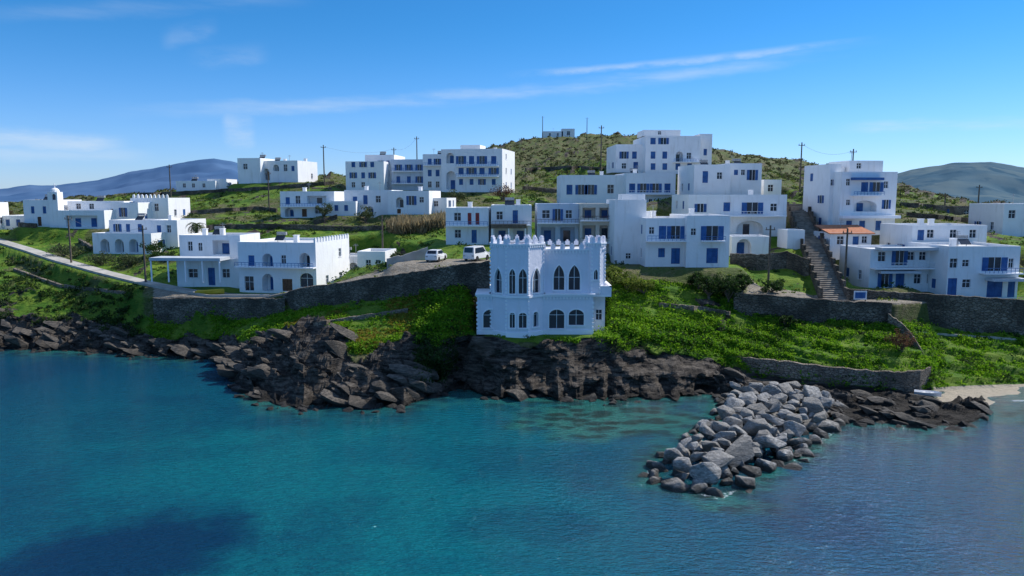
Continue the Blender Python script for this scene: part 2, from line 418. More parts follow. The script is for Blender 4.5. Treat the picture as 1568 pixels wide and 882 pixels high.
b=H(); b.block(90,160,350,322,139,[('l',100,330,150,348)],depth=8); b.block(104,190,324,308,143,R('w',[120,140],8,312,320),depth=6,ground=False); b.finish()
b=H(); b.block(158,212,345,310,143,[('w',165,320,174,332),('s',185,318,192,332)],yaw=-6,depth=8,chim=1)
b.block(205,258,338,303,147,[('A',214,312,228,330),('w',236,312,243,323)],yaw=-6,depth=8,cren='F'); b.finish()
b=H(); b.block(2,42,352,330,146,R('s',[12,28],7,336,346),depth=8); b.finish()
b=H(); fc,w,h=b.block(365,399,281,242,178,[('w',372,251,379,259)],yaw=-10,depth=9)
b.block(397,456,279,246,179,[('A',402,258,413,276),('A',418,252,427,262),('w',434,252,440,262),('s',446,254,451,262)],yaw=-12,depth=10,chim=2); b.finish()
b=H(); b.block(270,330,294,277,180,R('w',[282,296,312],5,281,287),depth=7); b.block(318,347,293,274,181,R('s',[330],5,279,286),depth=7); b.finish()
b=H(); fc,w,h=b.block(430,512,333,293,140,[('s',437,302,444,313),('w',452,300,460,312),('l',470,300,500,312),('A',436,318,450,332),('b',462,320,470,332),('w',482,318,492,327)],yaw=-6,depth=9,chim=1)
b.balcony(fc,432,312,512,316); b.finish()
b=H(); b.block(500,545,330,308,136,R('s',[515,530],6,314,323),depth=7); b.block(528,600,333,291,139,[('s',540,301,547,313),('s',556,299,563,313),('w',575,300,583,310),('s',541,320,549,331),('A',560,316,572,332)],yaw=-5,depth=9,chim=1); b.finish()
b=H(); b.block(594,657,328,292,136,[('A',606,302,618,318),('s',626,300,634,314),('w',642,302,649,310),('b',608,320,614,327)],yaw=-8,depth=9,chim=1)
b.block(655,684,325,303,138,[('w',664,308,671,316)],yaw=-8,depth=8); b.finish()
b=H('white_hotel')
ops=R('s',[541,556,570],6,248,256)+R('s',[541,556,570],6,264,273)+R('w',[541,556],6,279,287)
b.block(530,588,293,247,167,ops,yaw=-6,depth=10,chim=1); b.block(560,604,293,237,171,R('s',[583,594],5,246,253)+R('s',[594],5,262,270),yaw=-6,depth=10); b.finish()
b=H('hotel_annex','pale')
fc,w,h=b.block(600,652,291,244,169,R('s',[610,626,642],6,252,261)+R('s',[610,626,642],6,270,280),yaw=-5,depth=10)
b.balcony(fc,601,258,652,262); b.balcony(fc,601,278,652,281); b.finish()
b=H('white_hotel'); fc,w,h=b.block(648,682,291,236,167,R('s',[658,670],6,243,252)+R('s',[658,670],6,260,270)+R('w',[658,670],6,278,287),yaw=-6,depth=10); b.balcony(fc,649,250,681,253); b.finish()
b=H('white_hotel')
ops=[('A',683,262,698,290),('A',683,234,695,250)]+R('s',[706,722,738,756],8,239,251)+R('s',[706,722,738,756],8,257,267)+R('s',[706,722,738,756],6,274,283)
fc,w,h=b.block(676,769,294,228,164,ops,yaw=-12,depth=13,chim=2)
b.balcony(fc,700,249,764,254); b.balcony(fc,700,266,764,270)
b.block(705,735,228,222,166,[],yaw=-12,depth=5,ground=False,side=False); b.finish()
b=H(); fc,w,h=b.block(683,748,374,318,107,[('w',695,326,706,338),('r',716,326,722,344),('r',728,326,734,344),('w',696,352,706,364),('s',722,352,730,372)],yaw=-4,depth=9,chim=1); b.balcony(fc,684,341,748,345); b.finish()
b=H(); fc,w,h=b.block(752,814,374,314,106,[('w',760,324,770,336),('s',785,322,793,342),('l',757,348,780,372),('l',786,348,808,372)],depth=9,chim=1); b.balcony(fc,753,339,813,344,1.2,'wood'); b.slab(fc,752,343,806,349,1.6,3,'wood'); b.finish()
b=H(); fc,w,h=b.block(822,886,374,312,107,[('w',830,322,842,334),('s',850,320,858,338),('w',866,322,876,334),('l',828,348,850,370),('l',858,348,880,370)],depth=9,wall='pale'); b.balcony(fc,822,336,886,341,1.3,'wood'); b.finish()
b=H('stone_fronted_house','cream'); fc,w,h=b.block(888,943,376,312,105,[('l',892,318,912,334),('l',918,318,938,334),('l',892,345,912,366),('l',918,345,938,366)],depth=9); b.balcony(fc,888,331,941,337,1.2,'doors'); b.balcony(fc,888,364,941,371,1.3,'stone'); b.finish()
b=H(); b.block(940,989,404,306,99,[('w',958,388,966,396)],depth=9,par=.5,chim=1); b.block(953,988,306,297,101,[],depth=4,ground=False,side=False); b.finish()
b=H(); b.block(858,956,311,268,137,R('s',[872,890,905],9,283,298)+R('w',[935],10,283,296),depth=11,chim=1); b.finish()
b=H(); fc,w,h=b.block(958,1034,330,265,135,R('s',[968,985,1004,1022],9,281,295)+R('w',[985,996],5,305,324),yaw=4,depth=10,chim=1); b.balcony(fc,960,292,1034,297,1.2,'frames'); b.finish()
b=H('white_hotel'); fc,w,h=b.block(943,990,264,221,153,[('s',952,232,959,243),('s',968,232,975,243),('w',952,250,959,258),('s',970,248,977,259)],yaw=2,depth=12)
f2,w2,h2=b.block(988,1072,266,208,150,R('s',[1000,1016],8,211,221)+[('A',1035,232,1046,248)]+R('s',[1000,1018],7,232,243)+R('w',[1055],7,234,243)+R('s',[1000,1018,1038,1056],7,250,260),yaw=2,depth=13,chim=2)
b.balcony(f2,1030,244,1072,248); b.block(985,1042,208,199,152,R('w',[1010],5,201,206),yaw=2,depth=6,ground=False,side=False,found=0)
b.block(1070,1090,262,205,153,R('s',[1080],5,228,238),yaw=2,depth=9); b.finish()
b=H(); b.block(1062,1118,300,252,128,[('s',1076,262,1084,280),('w',1098,264,1106,274)],yaw=5,depth=9); b.block(1114,1166,300,250,130,[('s',1124,260,1130,268),('s',1148,260,1156,276),('w',1135,260,1141,268)],yaw=5,depth=9,chim=1); b.finish()
b=H(); fc,w,h=b.block(1053,1204,362,298,113,[('s',1068,312,1077,325),('s',1108,310,1118,324),('s',1144,310,1160,328),('w',1180,312,1190,323),('A',1128,338,1168,361)],yaw=4,depth=9,chim=1); b.balcony(fc,1100,324,1200,330,1.1,'frames'); b.finish()
b=H(); fc,w,h=b.block(988,1052,408,334,95.5,[('s',1009,346,1020,366),('s',1028,346,1041,366),('s',1008,380,1018,394),('s',1028,380,1041,404),('w',994,348,1002,358)],yaw=2,depth=9,chim=2); b.balcony(fc,989,361,1052,368,1.1,'railing'); b.finish()
b=H(); fc,w,h=b.block(1050,1117,409,330,94.6,[('s',1082,346,1099,368),('s',1082,380,1099,403),('w',1058,350,1066,360)],yaw=2,depth=9,chim=1); b.balcony(fc,1074,362,1108,368,1.0); b.finish()
b=H('tall_white_house')
fc,w,h=b.block(1284,1372,356,263,111,R('s',[1324,1342],10,279,294)+[('A',1308,307,1342,324),('s',1354,306,1360,320),('w',1296,306,1302,314),('w',1296,274,1302,284),('w',1354,278,1360,288)]+R('s',[1300,1320,1345],8,338,353),yaw=6,depth=10,chim=1)
b.balcony(fc,1302,294,1348,299); b.slab(fc,1303,272,1348,276,1.0,0,'shutters')
b.slab(fc,1284,330,1372,334,1.2)
b.block(1267,1286,356,251,113,[('w',1272,275,1278,284)],yaw=6,depth=8); b.block(1300,1352,263,246,114,[('w',1312,250,1319,258)],yaw=6,depth=6,ground=False,side=False)
b.finish()
b=H('tile_roofed_house'); fc,w,h=b.block(1270,1334,386,356,105,[('w',1282,362,1292,374),('s',1306,362,1314,384),('w',1320,362,1328,372)],yaw=4,depth=5,par=.05)
p=[fc.pt(-.3,h-.1,-.4),fc.pt(w+.3,h-.1,-.4),fc.pt(w+.3,h+.9,4.4),fc.pt(-.3,h+.9,4.4)]
b.poly('tiles',p); b.poly('tiles',[q-Zv*.12 for q in p]); b.poly('tiles',[p[0],p[1],p[1]-Zv*.12,p[0]-Zv*.12]); b.finish()
b=H('white_seafront_house')
b.block(1394,1510,400,345,101,R('w',[1425,1460,1490],10,352,364)+R('s',[1410],9,352,368),yaw=3,depth=8,chim=2)
f1,w1,h1=b.block(1330,1447,442,381,95,[('w',1345,386,1356,400),('s',1372,384,1383,406),('w',1390,386,1400,398),('w',1408,386,1418,398),('s',1350,418,1360,440),('s',1372,418,1384,440),('w',1400,420,1410,434),('w',1420,420,1430,434)],yaw=3,depth=8)
b.slab(f1,1340,378,1445,382,1.8,0,'awning'); b.balcony(f1,1332,402,1446,409,1.3,'frames'); b.slab(f1,1340,414,1400,417,1.5,0,'awning')
f2,w2,h2=b.block(1448,1560,457,377,91.5,[('w',1455,396,1466,410),('w',1474,398,1484,408),('s',1514,394,1532,415),('w',1545,396,1552,410),('s',1452,426,1464,454),('w',1474,428,1486,440),('s',1512,430,1534,455),('s',1544,430,1553,455)],yaw=2,depth=9,chim=1)
b.balcony(f2,1500,410,1558,417,1.2); b.slab(f2,1508,425,1560,429,1.6,0,'awning'); b.finish()
b=H(); b.block(1534,1640,362,312,118,[('w',1545,322,1555,334),('s',1575,322,1585,340)],depth=9); b.finish()
b=H('stone_house','stone'); b.block(1462,1532,338,316,140,R('w',[1480,1510],7,322,330),depth=8); b.finish()
b=H('white_chapel'); b.block(831,862,211,201,312,R('w',[842,854],3,204,208),depth=8,par=.1,side=False); b.block(860,880,211,197,312,[('w',868,201,873,207)],depth=7,par=.1,side=False)
b.finish()
b=H(); b.block(1168,1196,326,275,135,[('w',1176,283,1184,293)],depth=7); b.finish()
b=H(); b.block(-140,-30,352,310,140,R('s',[-110,-80,-50],8,322,336),depth=8); b.finish()
b=H(); b.block(1650,1780,450,380,95,R('s',[1680,1720,1750],10,395,412),depth=8); b.finish()
b=H(); b.block(1120,1180,392,362,104,[('A',1128,366,1150,390)],depth=5,par=.3); b.finish()
b=H(); b.block(1205,1232,380,352,106,[],depth=4,side=False); b.finish()
# ============================================================ TERRAIN
SH=[(-1600,520),(-400,530),(0,537),(100,541),(230,545),(325,550),(352,564),(370,600),(400,612),(460,622),(560,624),(625,617),(655,602),(690,598),(730,602),(800,607),(900,612),(960,608),(1050,604),(1090,606),(1120,618),(1180,628),(1240,635),(1300,640),(1400,652),(1470,655),(1498,645),(1508,624),(1530,613),(1568,613),(1968,625),(3000,640)]
T={ -1600:[(500,110),(440,118),(430,120),(370,140),(340,160),(325,185),(315,210),(300,320)],
0:[(490,103.5),(440,112),(430,114),(372,135),(348,150),(330,175),(318,200),(312,320)],
120:[(490,103),(455,108),(450,109),(405,120),(370,135),(338,160),(310,190),(308,320)],
230:[(512,96.5),(490,98),(456,98.5),(438,104),(355,135),(320,160),(300,190),(300,320)],
330:[(516,94),(492,96),(456,96.5),(445,101),(352,130),(314,158),(293,190),(290,320)],
400:[(505,88),(485,94),(456,94.5),(447,98),(352,128),(325,150),(274,185),(285,320)],
450:[(526,79.5),(474,91),(446,91.5),(444,96),(348,128),(330,145),(270,185),(280,320)],
520:[(528,78),(464,88),(438,88.5),(432,95),(362,122),(335,138),(270,185),(280,320)],
600:[(530,77.5),(454,86),(426,86.5),(412,95),(362,118),(332,140),(276,182),(270,320)],
650:[(530,77.5),(447,85),(420,85.5),(402,95),(374,112),(327,142),(282,180),(260,320)],
700:[(515,78),(439,84),(410,84.5),(398,95),(374,104),(302,155),(292,180),(245,320)],
760:[(512,77.6),(436,86),(406,87),(396,95),(374,104),(302,155),(292,180),(226,320)],
840:[(514,77.4),(425,90),(404,92),(396,96),(374,104),(302,150),(272,200),(209,320)],
920:[(526,78),(440,88),(412,92),(402,96),(376,104),(305,140),(267,172),(207,320)],
1000:[(535,77.8),(432,90),(414,93),(408,95.5),(352,112),(300,135),(266,155),(213,320)],
1090:[(544,79.3),(447,90),(417,92),(409,94.5),(348,116),(300,132),(267,150),(231,320)],
1150:[(577,78.2),(482,87),(454,87.5),(436,94),(375,108),(302,130),(272,150),(238,320)],
1220:[(587,76.5),(492,85.5),(460,86),(446,92),(388,105),(314,125),(282,150),(247,320)],
1300:[(597,75.2),(495,85),(462,85.5),(458,90),(392,102),(348,120),(290,160),(263,320)],
1370:[(602,74.4),(499,84),(464,84.5),(459,88),(388,103),(348,118),(302,160),(283,320)],
1430:[(600,75.4),(497,88),(462,88.5),(459,90),(384,106),(342,122),(306,160),(303,320)],
1500:[(595,76.5),(507,88),(464,88.5),(460,90),(380,106),(342,122),(318,150),(316,320)],
1568:[(592,77.5),(512,88),(467,88.5),(461,90),(380,106),(352,122),(326,150),(320,320)],
1968:[(592,77.5),(512,88),(467,88.5),(461,90),(385,106),(352,122),(326,150),(322,320)],
3000:[(592,77.5),(512,88),(467,88.5),(461,90),(385,106),(352,122),(326,150),(322,320)]}
TB={1150:(550,78.9),1220:(557,77.2),1300:(566,75.9),1370:(571,75.1),1424:(569,76.2)}
us=np.concatenate([np.linspace(-1600,-250,40),np.arange(-246,1820,2.8),np.linspace(1824,3000,36)])
ku=sorted(T)
def rayn(u,v):
    x=(u-784)/F; y=(441-v)/F; return x,CP+y*SP,-SP+y*CP
def Wn(u,v,Y):
    x,dy,dz=rayn(u,v); t=Y/dy; return np.stack([t*x,Y+0*u,CH+t*dz],-1)
shv=np.interp(us,[a for a,_ in SH],[b for _,b in SH])
jit=(fbm(us*.02,us*0,5,4)-.5)*16+(fbm(us*.09,us*0,9,3)-.5)*9
jit=np.where(us>1505,jit*.12,jit)
shv=shv+jit
x,dy,dz=rayn(us,shv); t=-CH/dz; L1=np.stack([t*x,t*dy,0*us],-1)
L0=L1.copy(); L0[:,1]-=9; L0[:,2]=-4; L0[:,0]*=L0[:,1]/L1[:,1]; layers=[L0,L1]
for k in range(8):
    vv=np.interp(us,ku,[T[q][k][0] for q in ku]); YY=np.interp(us,ku,[T[q][k][1] for q in ku])
    ker=np.hanning(9); ker/=ker.sum(); YY=np.convolve(np.pad(YY,4,'edge'),ker,'valid')
    layers.append(Wn(us,vv,YY))
L2b=layers[2]*.9+layers[3]*.1
tb=sorted(TB)
wv=np.interp(us,tb,[TB[q][0] for q in tb]); wy=np.interp(us,tb,[TB[q][1] for q in tb]); wf=(sst(us,1110,1126)*(1-sst(us,1424,1434)))[:,None]
L2b=L2b*(1-wf)+Wn(us,wv,wy)*wf
LA=layers[-1].copy(); LA[:,:2]*=2.0; LA[:,2]=np.minimum(LA[:,2]*.4,12); layers.append(LA)
LB=LA.copy(); LB[:,:2]*=6; LB[:,2]=3; layers.append(LB)
nr=[6,64,66,5,14,36,26,24,26,10,6]
rows=[];S=[]
for k,n in enumerate(nr):
    for i in range(n):
        tt=i/n
        if k==2:
            rows.append(layers[2]*(1-tt/.1)+L2b*(tt/.1) if tt<.1 else L2b*(1-(tt-.1)/.9)+layers[3]*((tt-.1)/.9))
        else: rows.append(layers[k]*(1-tt)+layers[k+1]*tt)
        S.append(k+tt)
rows.append(layers[-1]); S.append(len(nr))
G=np.array(rows); S=np.array(S)[:,None]+0*us[None,:]; U=us[None,:]+0*S
gx,gy=G[...,0].copy(),G[...,1].copy()
n1=fbm(gx*.25,gy*.25,1,4); n2=fbm(gx*.8+gy*.5,gy*1.4-gx*.3,3,4); n3=fbm(gx*.06,gy*.06,8,3)
prom=sst(U,375,420)*(1-sst(U,630,665))
rtop=2.0+.2*prom+ (n1-.5)*(.45+1.1*prom)-.06
rtop=rtop+.35*prom*(1-sst(U,470,540))
left=1-sst(U,200,240)
rtop=rtop+left*.12
rtop=np.where((U>1120)&(U<1440),2.02,rtop)
rock=1-sst(S,rtop-.04,rtop+.05)
out=sst(n1+(n2-.5)*.5,.68,.76)*((S>2)&(S<3)|(S>5))*(1-((U>1120)&(S<3)))
rock=np.maximum(rock,out*.85*(1-left*.3))
shelf=sst(U,1120,1160)*(1-sst(U,1500,1512))
cliffz=sst(U,640,675)*(1-sst(U,1090,1120))
sand=sst(U,1424,1436)*(S<2.06)*(1-((S<1.62)&(U<1505)))*1.0
rock=rock*(1-sand)
road=((S>=4.0)&(S<=5.0))*(sst(U,225,245)*(1-sst(U,745,775))*.9+sst(U,1120,1160)*.75)
lush=((S>1.9)&(S<3.05))*(1-sand)
lush=np.maximum(lush,left*((S>1.9)&(S<4.8))*sst(n1,.28,.5)*.9)
lush=np.maximum(lush,((S>5)&(S<6.4))*sst(n3+(n1-.5)*.4,.3,.55)*.85)
lush=np.maximum(lush,((S>=6.4)&(S<8.2))*sst(n3+(n1-.5)*.6,.45,.68)*.55)
ph=(S-2)*4.3+ (U-1100)*.006+ (n1-.5)*1.5+(n3-.5)*1.5
step=(ph-np.floor(ph)); ter=((S>2.12)&(S<2.97)&(U>640))*1.0
G[...,2]+= ter*(sst(step,.0,.3)-step)*.7
amp=np.where(S<=1,.3,np.where(S<2,1.1,np.where(S<3,.45,np.where(S<=5,.05,np.where(S<8,.7,3.0)))))
amp=np.where(sand>.3,.05,amp)
amp=np.where((U>1110)&(U<1440)&(S>1.85)&(S<2.15),.08,amp)
edge=np.clip(np.minimum((S-1)*6,1),0.12,1)
wallfade=np.where((U>1110)&(U<1440),1-sst(S,1.8,1.95),1.0)
zs0=G[...,2]
bed=(gx*.50+gy*.42+zs0*1.15+(n1-.5)*3.0)
s1=bed*.42-np.floor(bed*.42); s2=(bed*1.5+n2)-np.floor(bed*1.5+n2)
saw=(np.where(s1<.82,s1/.82,(1-s1)/.18)-.5)*2.1+(np.where(s2<.8,s2/.8,(1-s2)/.2)-.5)*.6
cl=rock*(S<3)*wallfade
G[...,2]+= (n1-.5)*amp*1.4*edge
G[...,2]+= cl*((n2-.5)*1.1+saw*.75)*edge*np.where(shelf>0.5,.65,1)*(1-.65*cliffz)
G[...,1]+= cl*(S>1.02)*((fbm(gx*.4,zs0*.6,31,5)-.5)*(2.4+2.6*cliffz)+saw*(.35-.1*cliffz))*np.where(shelf>0.5,.3,1)
G[...,2]=np.where((S>1.04)&(S<2)&(sand<.3),np.maximum(G[...,2],.04+(n2)*.3),G[...,2])
hm=(S>8)&(S<9.5); G[...,2]+=hm*(fbm(gx*.03,gy*.03,12,4)-.5)*5*np.clip((S-8)*3,0,1)
def carve(P,r,blend=1.5,mg=0): FOOT.append((P.x,P.y,1,0,r,r,P.z-.08,mg,blend))
roadpts=[W(-60,352,143),W(0,369,135),W(50,384,127),W(95,399,119.5),W(160,417,112),W(220,432,106),W(270,442,102),W(330,452,98.5),W(420,452,97)]
def dense(pts,stepm):
    o=[]
    for a_,b_ in zip(pts[:-1],pts[1:]):
        n=max(1,int((b_-a_).length/stepm)); o+=[a_.lerp(b_,i/n) for i in range(n)]
    return o+[pts[-1]]
rp=dense(roadpts,1.5)
for p in rp: carve(p,1.2,1.5,.4)
sb,stp=W(1278,460,89),W(1217,312,124); NS=62
for i in range(0,NS,3):
    p=sb.lerp(stp,i/NS); carve(p-Zv*.25,1.4,1.6,.3)
for p in [W(690,397,93),W(727,398,93),W(660,398,93),W(640,402,93)]: carve(p,2.2,2,.3)
num=np.zeros(gx.shape);den=np.zeros(gx.shape)+1e-9;mx=np.zeros(gx.shape)
X_,Y_=G[...,0],G[...,1]
for (cx,cy,ax,ay,hw,hd,z,mg,bl) in FOOT:
    dx,dy_=X_-cx,Y_-cy; lx=np.abs(dx*ax+dy_*ay)-hw; ly=np.abs(-dx*ay+dy_*ax)-hd
    d=np.hypot(np.maximum(lx,0),np.maximum(ly,0)); w=1-sst(d,mg,mg+bl)
    num+=w**3*z; den+=w**3; mx=np.maximum(mx,w)
tz=num/den; G[...,2]=np.where(mx>0.001,G[...,2]*(1-mx)+tz*mx,G[...,2])
occ=mx>.85
nR,nC=gx.shape
idx=np.arange(nR*nC).reshape(nR,nC)
quads=np.stack([idx[:-1,:-1],idx[:-1,1:],idx[1:,1:],idx[1:,:-1]],-1).reshape(-1,4)
mask=np.stack([rock,lush,np.maximum(sand,road),sand],-1)
mt,TT,bs,pos=newmat('coastal_ground')
at=TT.n('ShaderNodeAttribute',_attribute_name='mask'); sp=TT.n('ShaderNodeSeparateColor',Color=at.outputs['Color'])
nA=TT.noise(pos,.35,6,.6); nB=TT.noise(pos,2.2,6,.65)
dry=TT.mix(TT.ss(nB,.4,.62),(.085,.085,.03),(.19,.165,.085))
dry=TT.mix(TT.m('MULTIPLY',TT.ss(nA,.38,.58),.7),dry,(.075,.12,.02))
gr=TT.mix(TT.ss(nA,.35,.65),(.06,.15,.010),(.17,.25,.025)); gr=TT.mix(TT.ss(nB,.55,.75),gr,(.045,.10,.008))
rv=TT.scalev(pos,(.45,.8,3.0),(.35,.45,.5)); rn=TT.noise(rv,1.3,9,.7)
rk=TT.mix(TT.ss(rn,.38,.66),(.022,.018,.015),(.155,.13,.105)); rk=TT.mix(TT.m('MULTIPLY',TT.ss(nA,.5,.7),.5),rk,(.085,.066,.044))
sz=TT.n('ShaderNodeSeparateXYZ',Vector=pos).outputs[2]
zn=TT.m('ADD',sz,TT.m('MULTIPLY',TT.m('SUBTRACT',nB,.5),.8))
wet=TT.ss(zn,.9,.2); rk=TT.mix(TT.m('MULTIPLY',wet,.8),rk,(.014,.012,.009))
rd=TT.mix(TT.ss(nB,.35,.7),(.24,.20,.15),(.36,.32,.26)); rd=TT.mix(at.outputs['Alpha'],rd,(.46,.39,.29))
c=TT.mix(TT.ss(TT.m('ADD',sp.outputs[1],TT.m('MULTIPLY',TT.m('SUBTRACT',nB,.5),.7)),.3,.6),dry,gr)
c=TT.mix(TT.ss(TT.m('ADD',sp.outputs[2],TT.m('MULTIPLY',TT.m('SUBTRACT',nB,.5),.7)),.4,.6),c,rd)
c=TT.mix(TT.ss(TT.m('ADD',sp.outputs[0],TT.m('MULTIPLY',TT.m('SUBTRACT',nB,.5),.8)),.4,.6),c,rk)
TT.t.links.new(c,bs.inputs['Base Color']); bs.inputs['Roughness'].default_value=.92; bs.inputs['Specular IOR Level'].default_value=.25
bh=TT.m('ADD',TT.m('MULTIPLY',rn,1.0),TT.m('MULTIPLY',nB,.4))
bn=TT.n('ShaderNodeBump',Height=bh,Strength=1.0,Distance=.6); TT.t.links.new(bn.outputs[0],bs.inputs['Normal'])
ground=mesh_np('ground',G.reshape(-1,3),quads,mt,None,False,{'mask':mask.reshape(-1,4)})
sm=(rock[:-1,:-1]<.5).ravel(); ground.data.polygons.foreach_set('use_smooth',sm)
# ------------------------------------------------------------ scatter
Pa=G[:-1,:-1];Pb=G[:-1,1:];Pc=G[1:,:-1];Pd=G[1:,1:]
area=np.linalg.norm(np.cross(Pb-Pa,Pc-Pa),axis=-1)
Sc,Uc,rc,lc,oc=S[:-1,:-1],U[:-1,:-1],rock[:-1,:-1],lush[:-1,:-1],occ[:-1,:-1]|occ[1:,1:]
rdc=np.maximum(sand,road)[:-1,:-1]; zc_=Pa[...,2]; gxc,gyc=Pa[...,0],Pa[...,1]; vis=(Uc>-150)&(Uc<1720)
def scatter(w,N):
    w=(w*area*vis*(zc_>.15)).ravel(); w=w/w.sum(); i=rng.choice(len(w),N,p=w)
    a_=rng.random((N,1));b_=rng.random((N,1)); A,B,C,D_=[q.reshape(-1,3)[i] for q in(Pa,Pb,Pc,Pd)]
    return (A*(1-a_)+B*a_)*(1-b_)+(C*(1-a_)+D_*a_)*b_
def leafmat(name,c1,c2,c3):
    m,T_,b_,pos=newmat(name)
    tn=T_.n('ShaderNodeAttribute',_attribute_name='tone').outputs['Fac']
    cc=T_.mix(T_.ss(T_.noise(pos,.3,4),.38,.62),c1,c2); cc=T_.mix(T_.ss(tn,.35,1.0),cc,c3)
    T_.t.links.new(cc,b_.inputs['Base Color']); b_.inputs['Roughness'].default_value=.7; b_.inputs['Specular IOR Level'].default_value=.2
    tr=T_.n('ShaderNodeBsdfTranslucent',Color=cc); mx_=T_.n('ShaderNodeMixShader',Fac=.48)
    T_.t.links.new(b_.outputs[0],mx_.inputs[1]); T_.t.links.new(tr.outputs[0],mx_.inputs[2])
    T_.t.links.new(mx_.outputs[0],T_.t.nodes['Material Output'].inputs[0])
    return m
ML={'lush':leafmat('lush_leaves',(.075,.21,.008),(.15,.31,.012),(.27,.44,.024)),
 'grass':leafmat('meadow_leaves',(.09,.15,.018),(.16,.20,.03),(.26,.29,.06)),
 'scrub':leafmat('scrub_leaves',(.045,.055,.02),(.075,.078,.03),(.115,.11,.055)),
 'dark':leafmat('dark_leaves',(.020,.048,.012),(.034,.07,.015),(.065,.11,.025)),
 'olive':leafmat('olive_leaves',(.06,.085,.035),(.09,.115,.05),(.14,.165,.08)),
 'russet':leafmat('russet_twigs',(.09,.045,.03),(.12,.06,.035),(.16,.09,.05)),
 'reed':leafmat('reed_stems',(.22,.17,.09),(.28,.22,.12),(.35,.29,.17)),
 'succ':leafmat('yellow_succulent',(.20,.18,.02),(.29,.23,.03),(.34,.29,.05))}
def leaves(name,C,Rr,k,s,mat,flat=.6,parent=None,up=0.0,half=True):
    N=len(C); C=np.repeat(C,k,0); Rr=np.repeat(np.asarray(Rr)*np.ones(N),k)
    d=rng.normal(size=(N*k,3)); d/=np.linalg.norm(d,axis=1,keepdims=True)
    r=rng.random(N*k)**.4; off=d*r[:,None]
    if half: off[:,2]=np.abs(off[:,2])
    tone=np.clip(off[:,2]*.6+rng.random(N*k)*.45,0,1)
    P=C+off*Rr[:,None]*np.array([1,1,flat])
    a_=rng.normal(size=(N*k,3)); a_[:,2]+=up*2*np.sign(a_[:,2]); a_/=np.linalg.norm(a_,axis=1,keepdims=True)
    b_=np.cross(a_,rng.normal(size=(N*k,3))); b_/=np.linalg.norm(b_,axis=1,keepdims=True)
    sz_=s*(.5+rng.random((N*k,1)))
    a_=a_*sz_*(1+up); b_=b_*sz_*(.55-.3*up)
    V=np.stack([P-a_,P-b_*.8,P+a_,P+b_*.8],1).reshape(-1,3)
    return mesh_np(name,V,np.arange(len(V)).reshape(-1,4),mat,parent,False,None,{'tone':tone})
free=(~oc)*1.0
patch=sst(fbm(gxc*.35,gyc*.35,41,3),.35,.6)
band=sst(np.abs(((ph[:-1,:-1]*1.0)%1)-.5),.12,.3)
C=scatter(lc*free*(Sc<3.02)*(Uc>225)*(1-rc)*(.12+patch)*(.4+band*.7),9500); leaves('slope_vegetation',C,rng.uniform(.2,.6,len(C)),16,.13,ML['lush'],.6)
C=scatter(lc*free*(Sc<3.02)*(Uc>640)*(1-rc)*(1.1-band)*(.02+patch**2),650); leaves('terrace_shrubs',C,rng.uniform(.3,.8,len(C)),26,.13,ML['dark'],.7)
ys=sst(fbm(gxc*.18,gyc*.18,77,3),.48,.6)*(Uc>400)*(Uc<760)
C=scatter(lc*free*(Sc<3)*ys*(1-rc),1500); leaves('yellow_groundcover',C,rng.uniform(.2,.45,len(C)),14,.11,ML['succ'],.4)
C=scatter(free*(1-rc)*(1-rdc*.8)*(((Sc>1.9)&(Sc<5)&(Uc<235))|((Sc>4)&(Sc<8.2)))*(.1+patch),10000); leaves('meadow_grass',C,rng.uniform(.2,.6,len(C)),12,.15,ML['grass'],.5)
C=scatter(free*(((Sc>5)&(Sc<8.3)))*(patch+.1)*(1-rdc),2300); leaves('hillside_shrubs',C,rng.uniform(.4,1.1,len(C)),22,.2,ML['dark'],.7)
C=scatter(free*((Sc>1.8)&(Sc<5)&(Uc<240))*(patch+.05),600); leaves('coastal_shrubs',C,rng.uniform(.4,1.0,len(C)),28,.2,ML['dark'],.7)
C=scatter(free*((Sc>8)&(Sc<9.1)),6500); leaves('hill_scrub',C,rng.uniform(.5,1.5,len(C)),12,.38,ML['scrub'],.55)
from mathutils.bvhtree import BVHTree
bv=BVHTree.FromPolygons([Vector(p) for p in G.reshape(-1,3)],[tuple(q) for q in quads])
def gz(x,y):
    h=bv.ray_cast(Vector((x,y,300)),Vector((0,0,-1))); return h[0].z if h[0] is not None else 0
def ghit(u,v):
    h=bv.ray_cast(CAM,ray(u,v).normalized()); return h[0]
def hang(name,reg,N,r0,r1,mat,k=22,s=.15):
    C=[]
    while len(C)<N:
        (a_,b_,c_,d_)=random.choice(reg); p=ghit(random.uniform(a_,c_),random.uniform(b_,d_))
        if p is None or p.y>100 or p.z<.9: N-=.2; continue
        C.append(p)
    C=np.array([tuple(p) for p in C]); leaves(name,C,rng.uniform(r0,r1,len(C)),k,s,mat,.8,None,0,False)
hang('cliff_vegetation',[(640,470,690,525),(650,440,728,495),(915,490,1000,522),(930,480,1060,520),(1000,490,1110,530)],950,.4,.95,ML['lush'])
hang('cliff_ivy',[(635,500,700,570),(925,505,1095,540),(635,535,680,585)],420,.3,.8,ML['dark'])
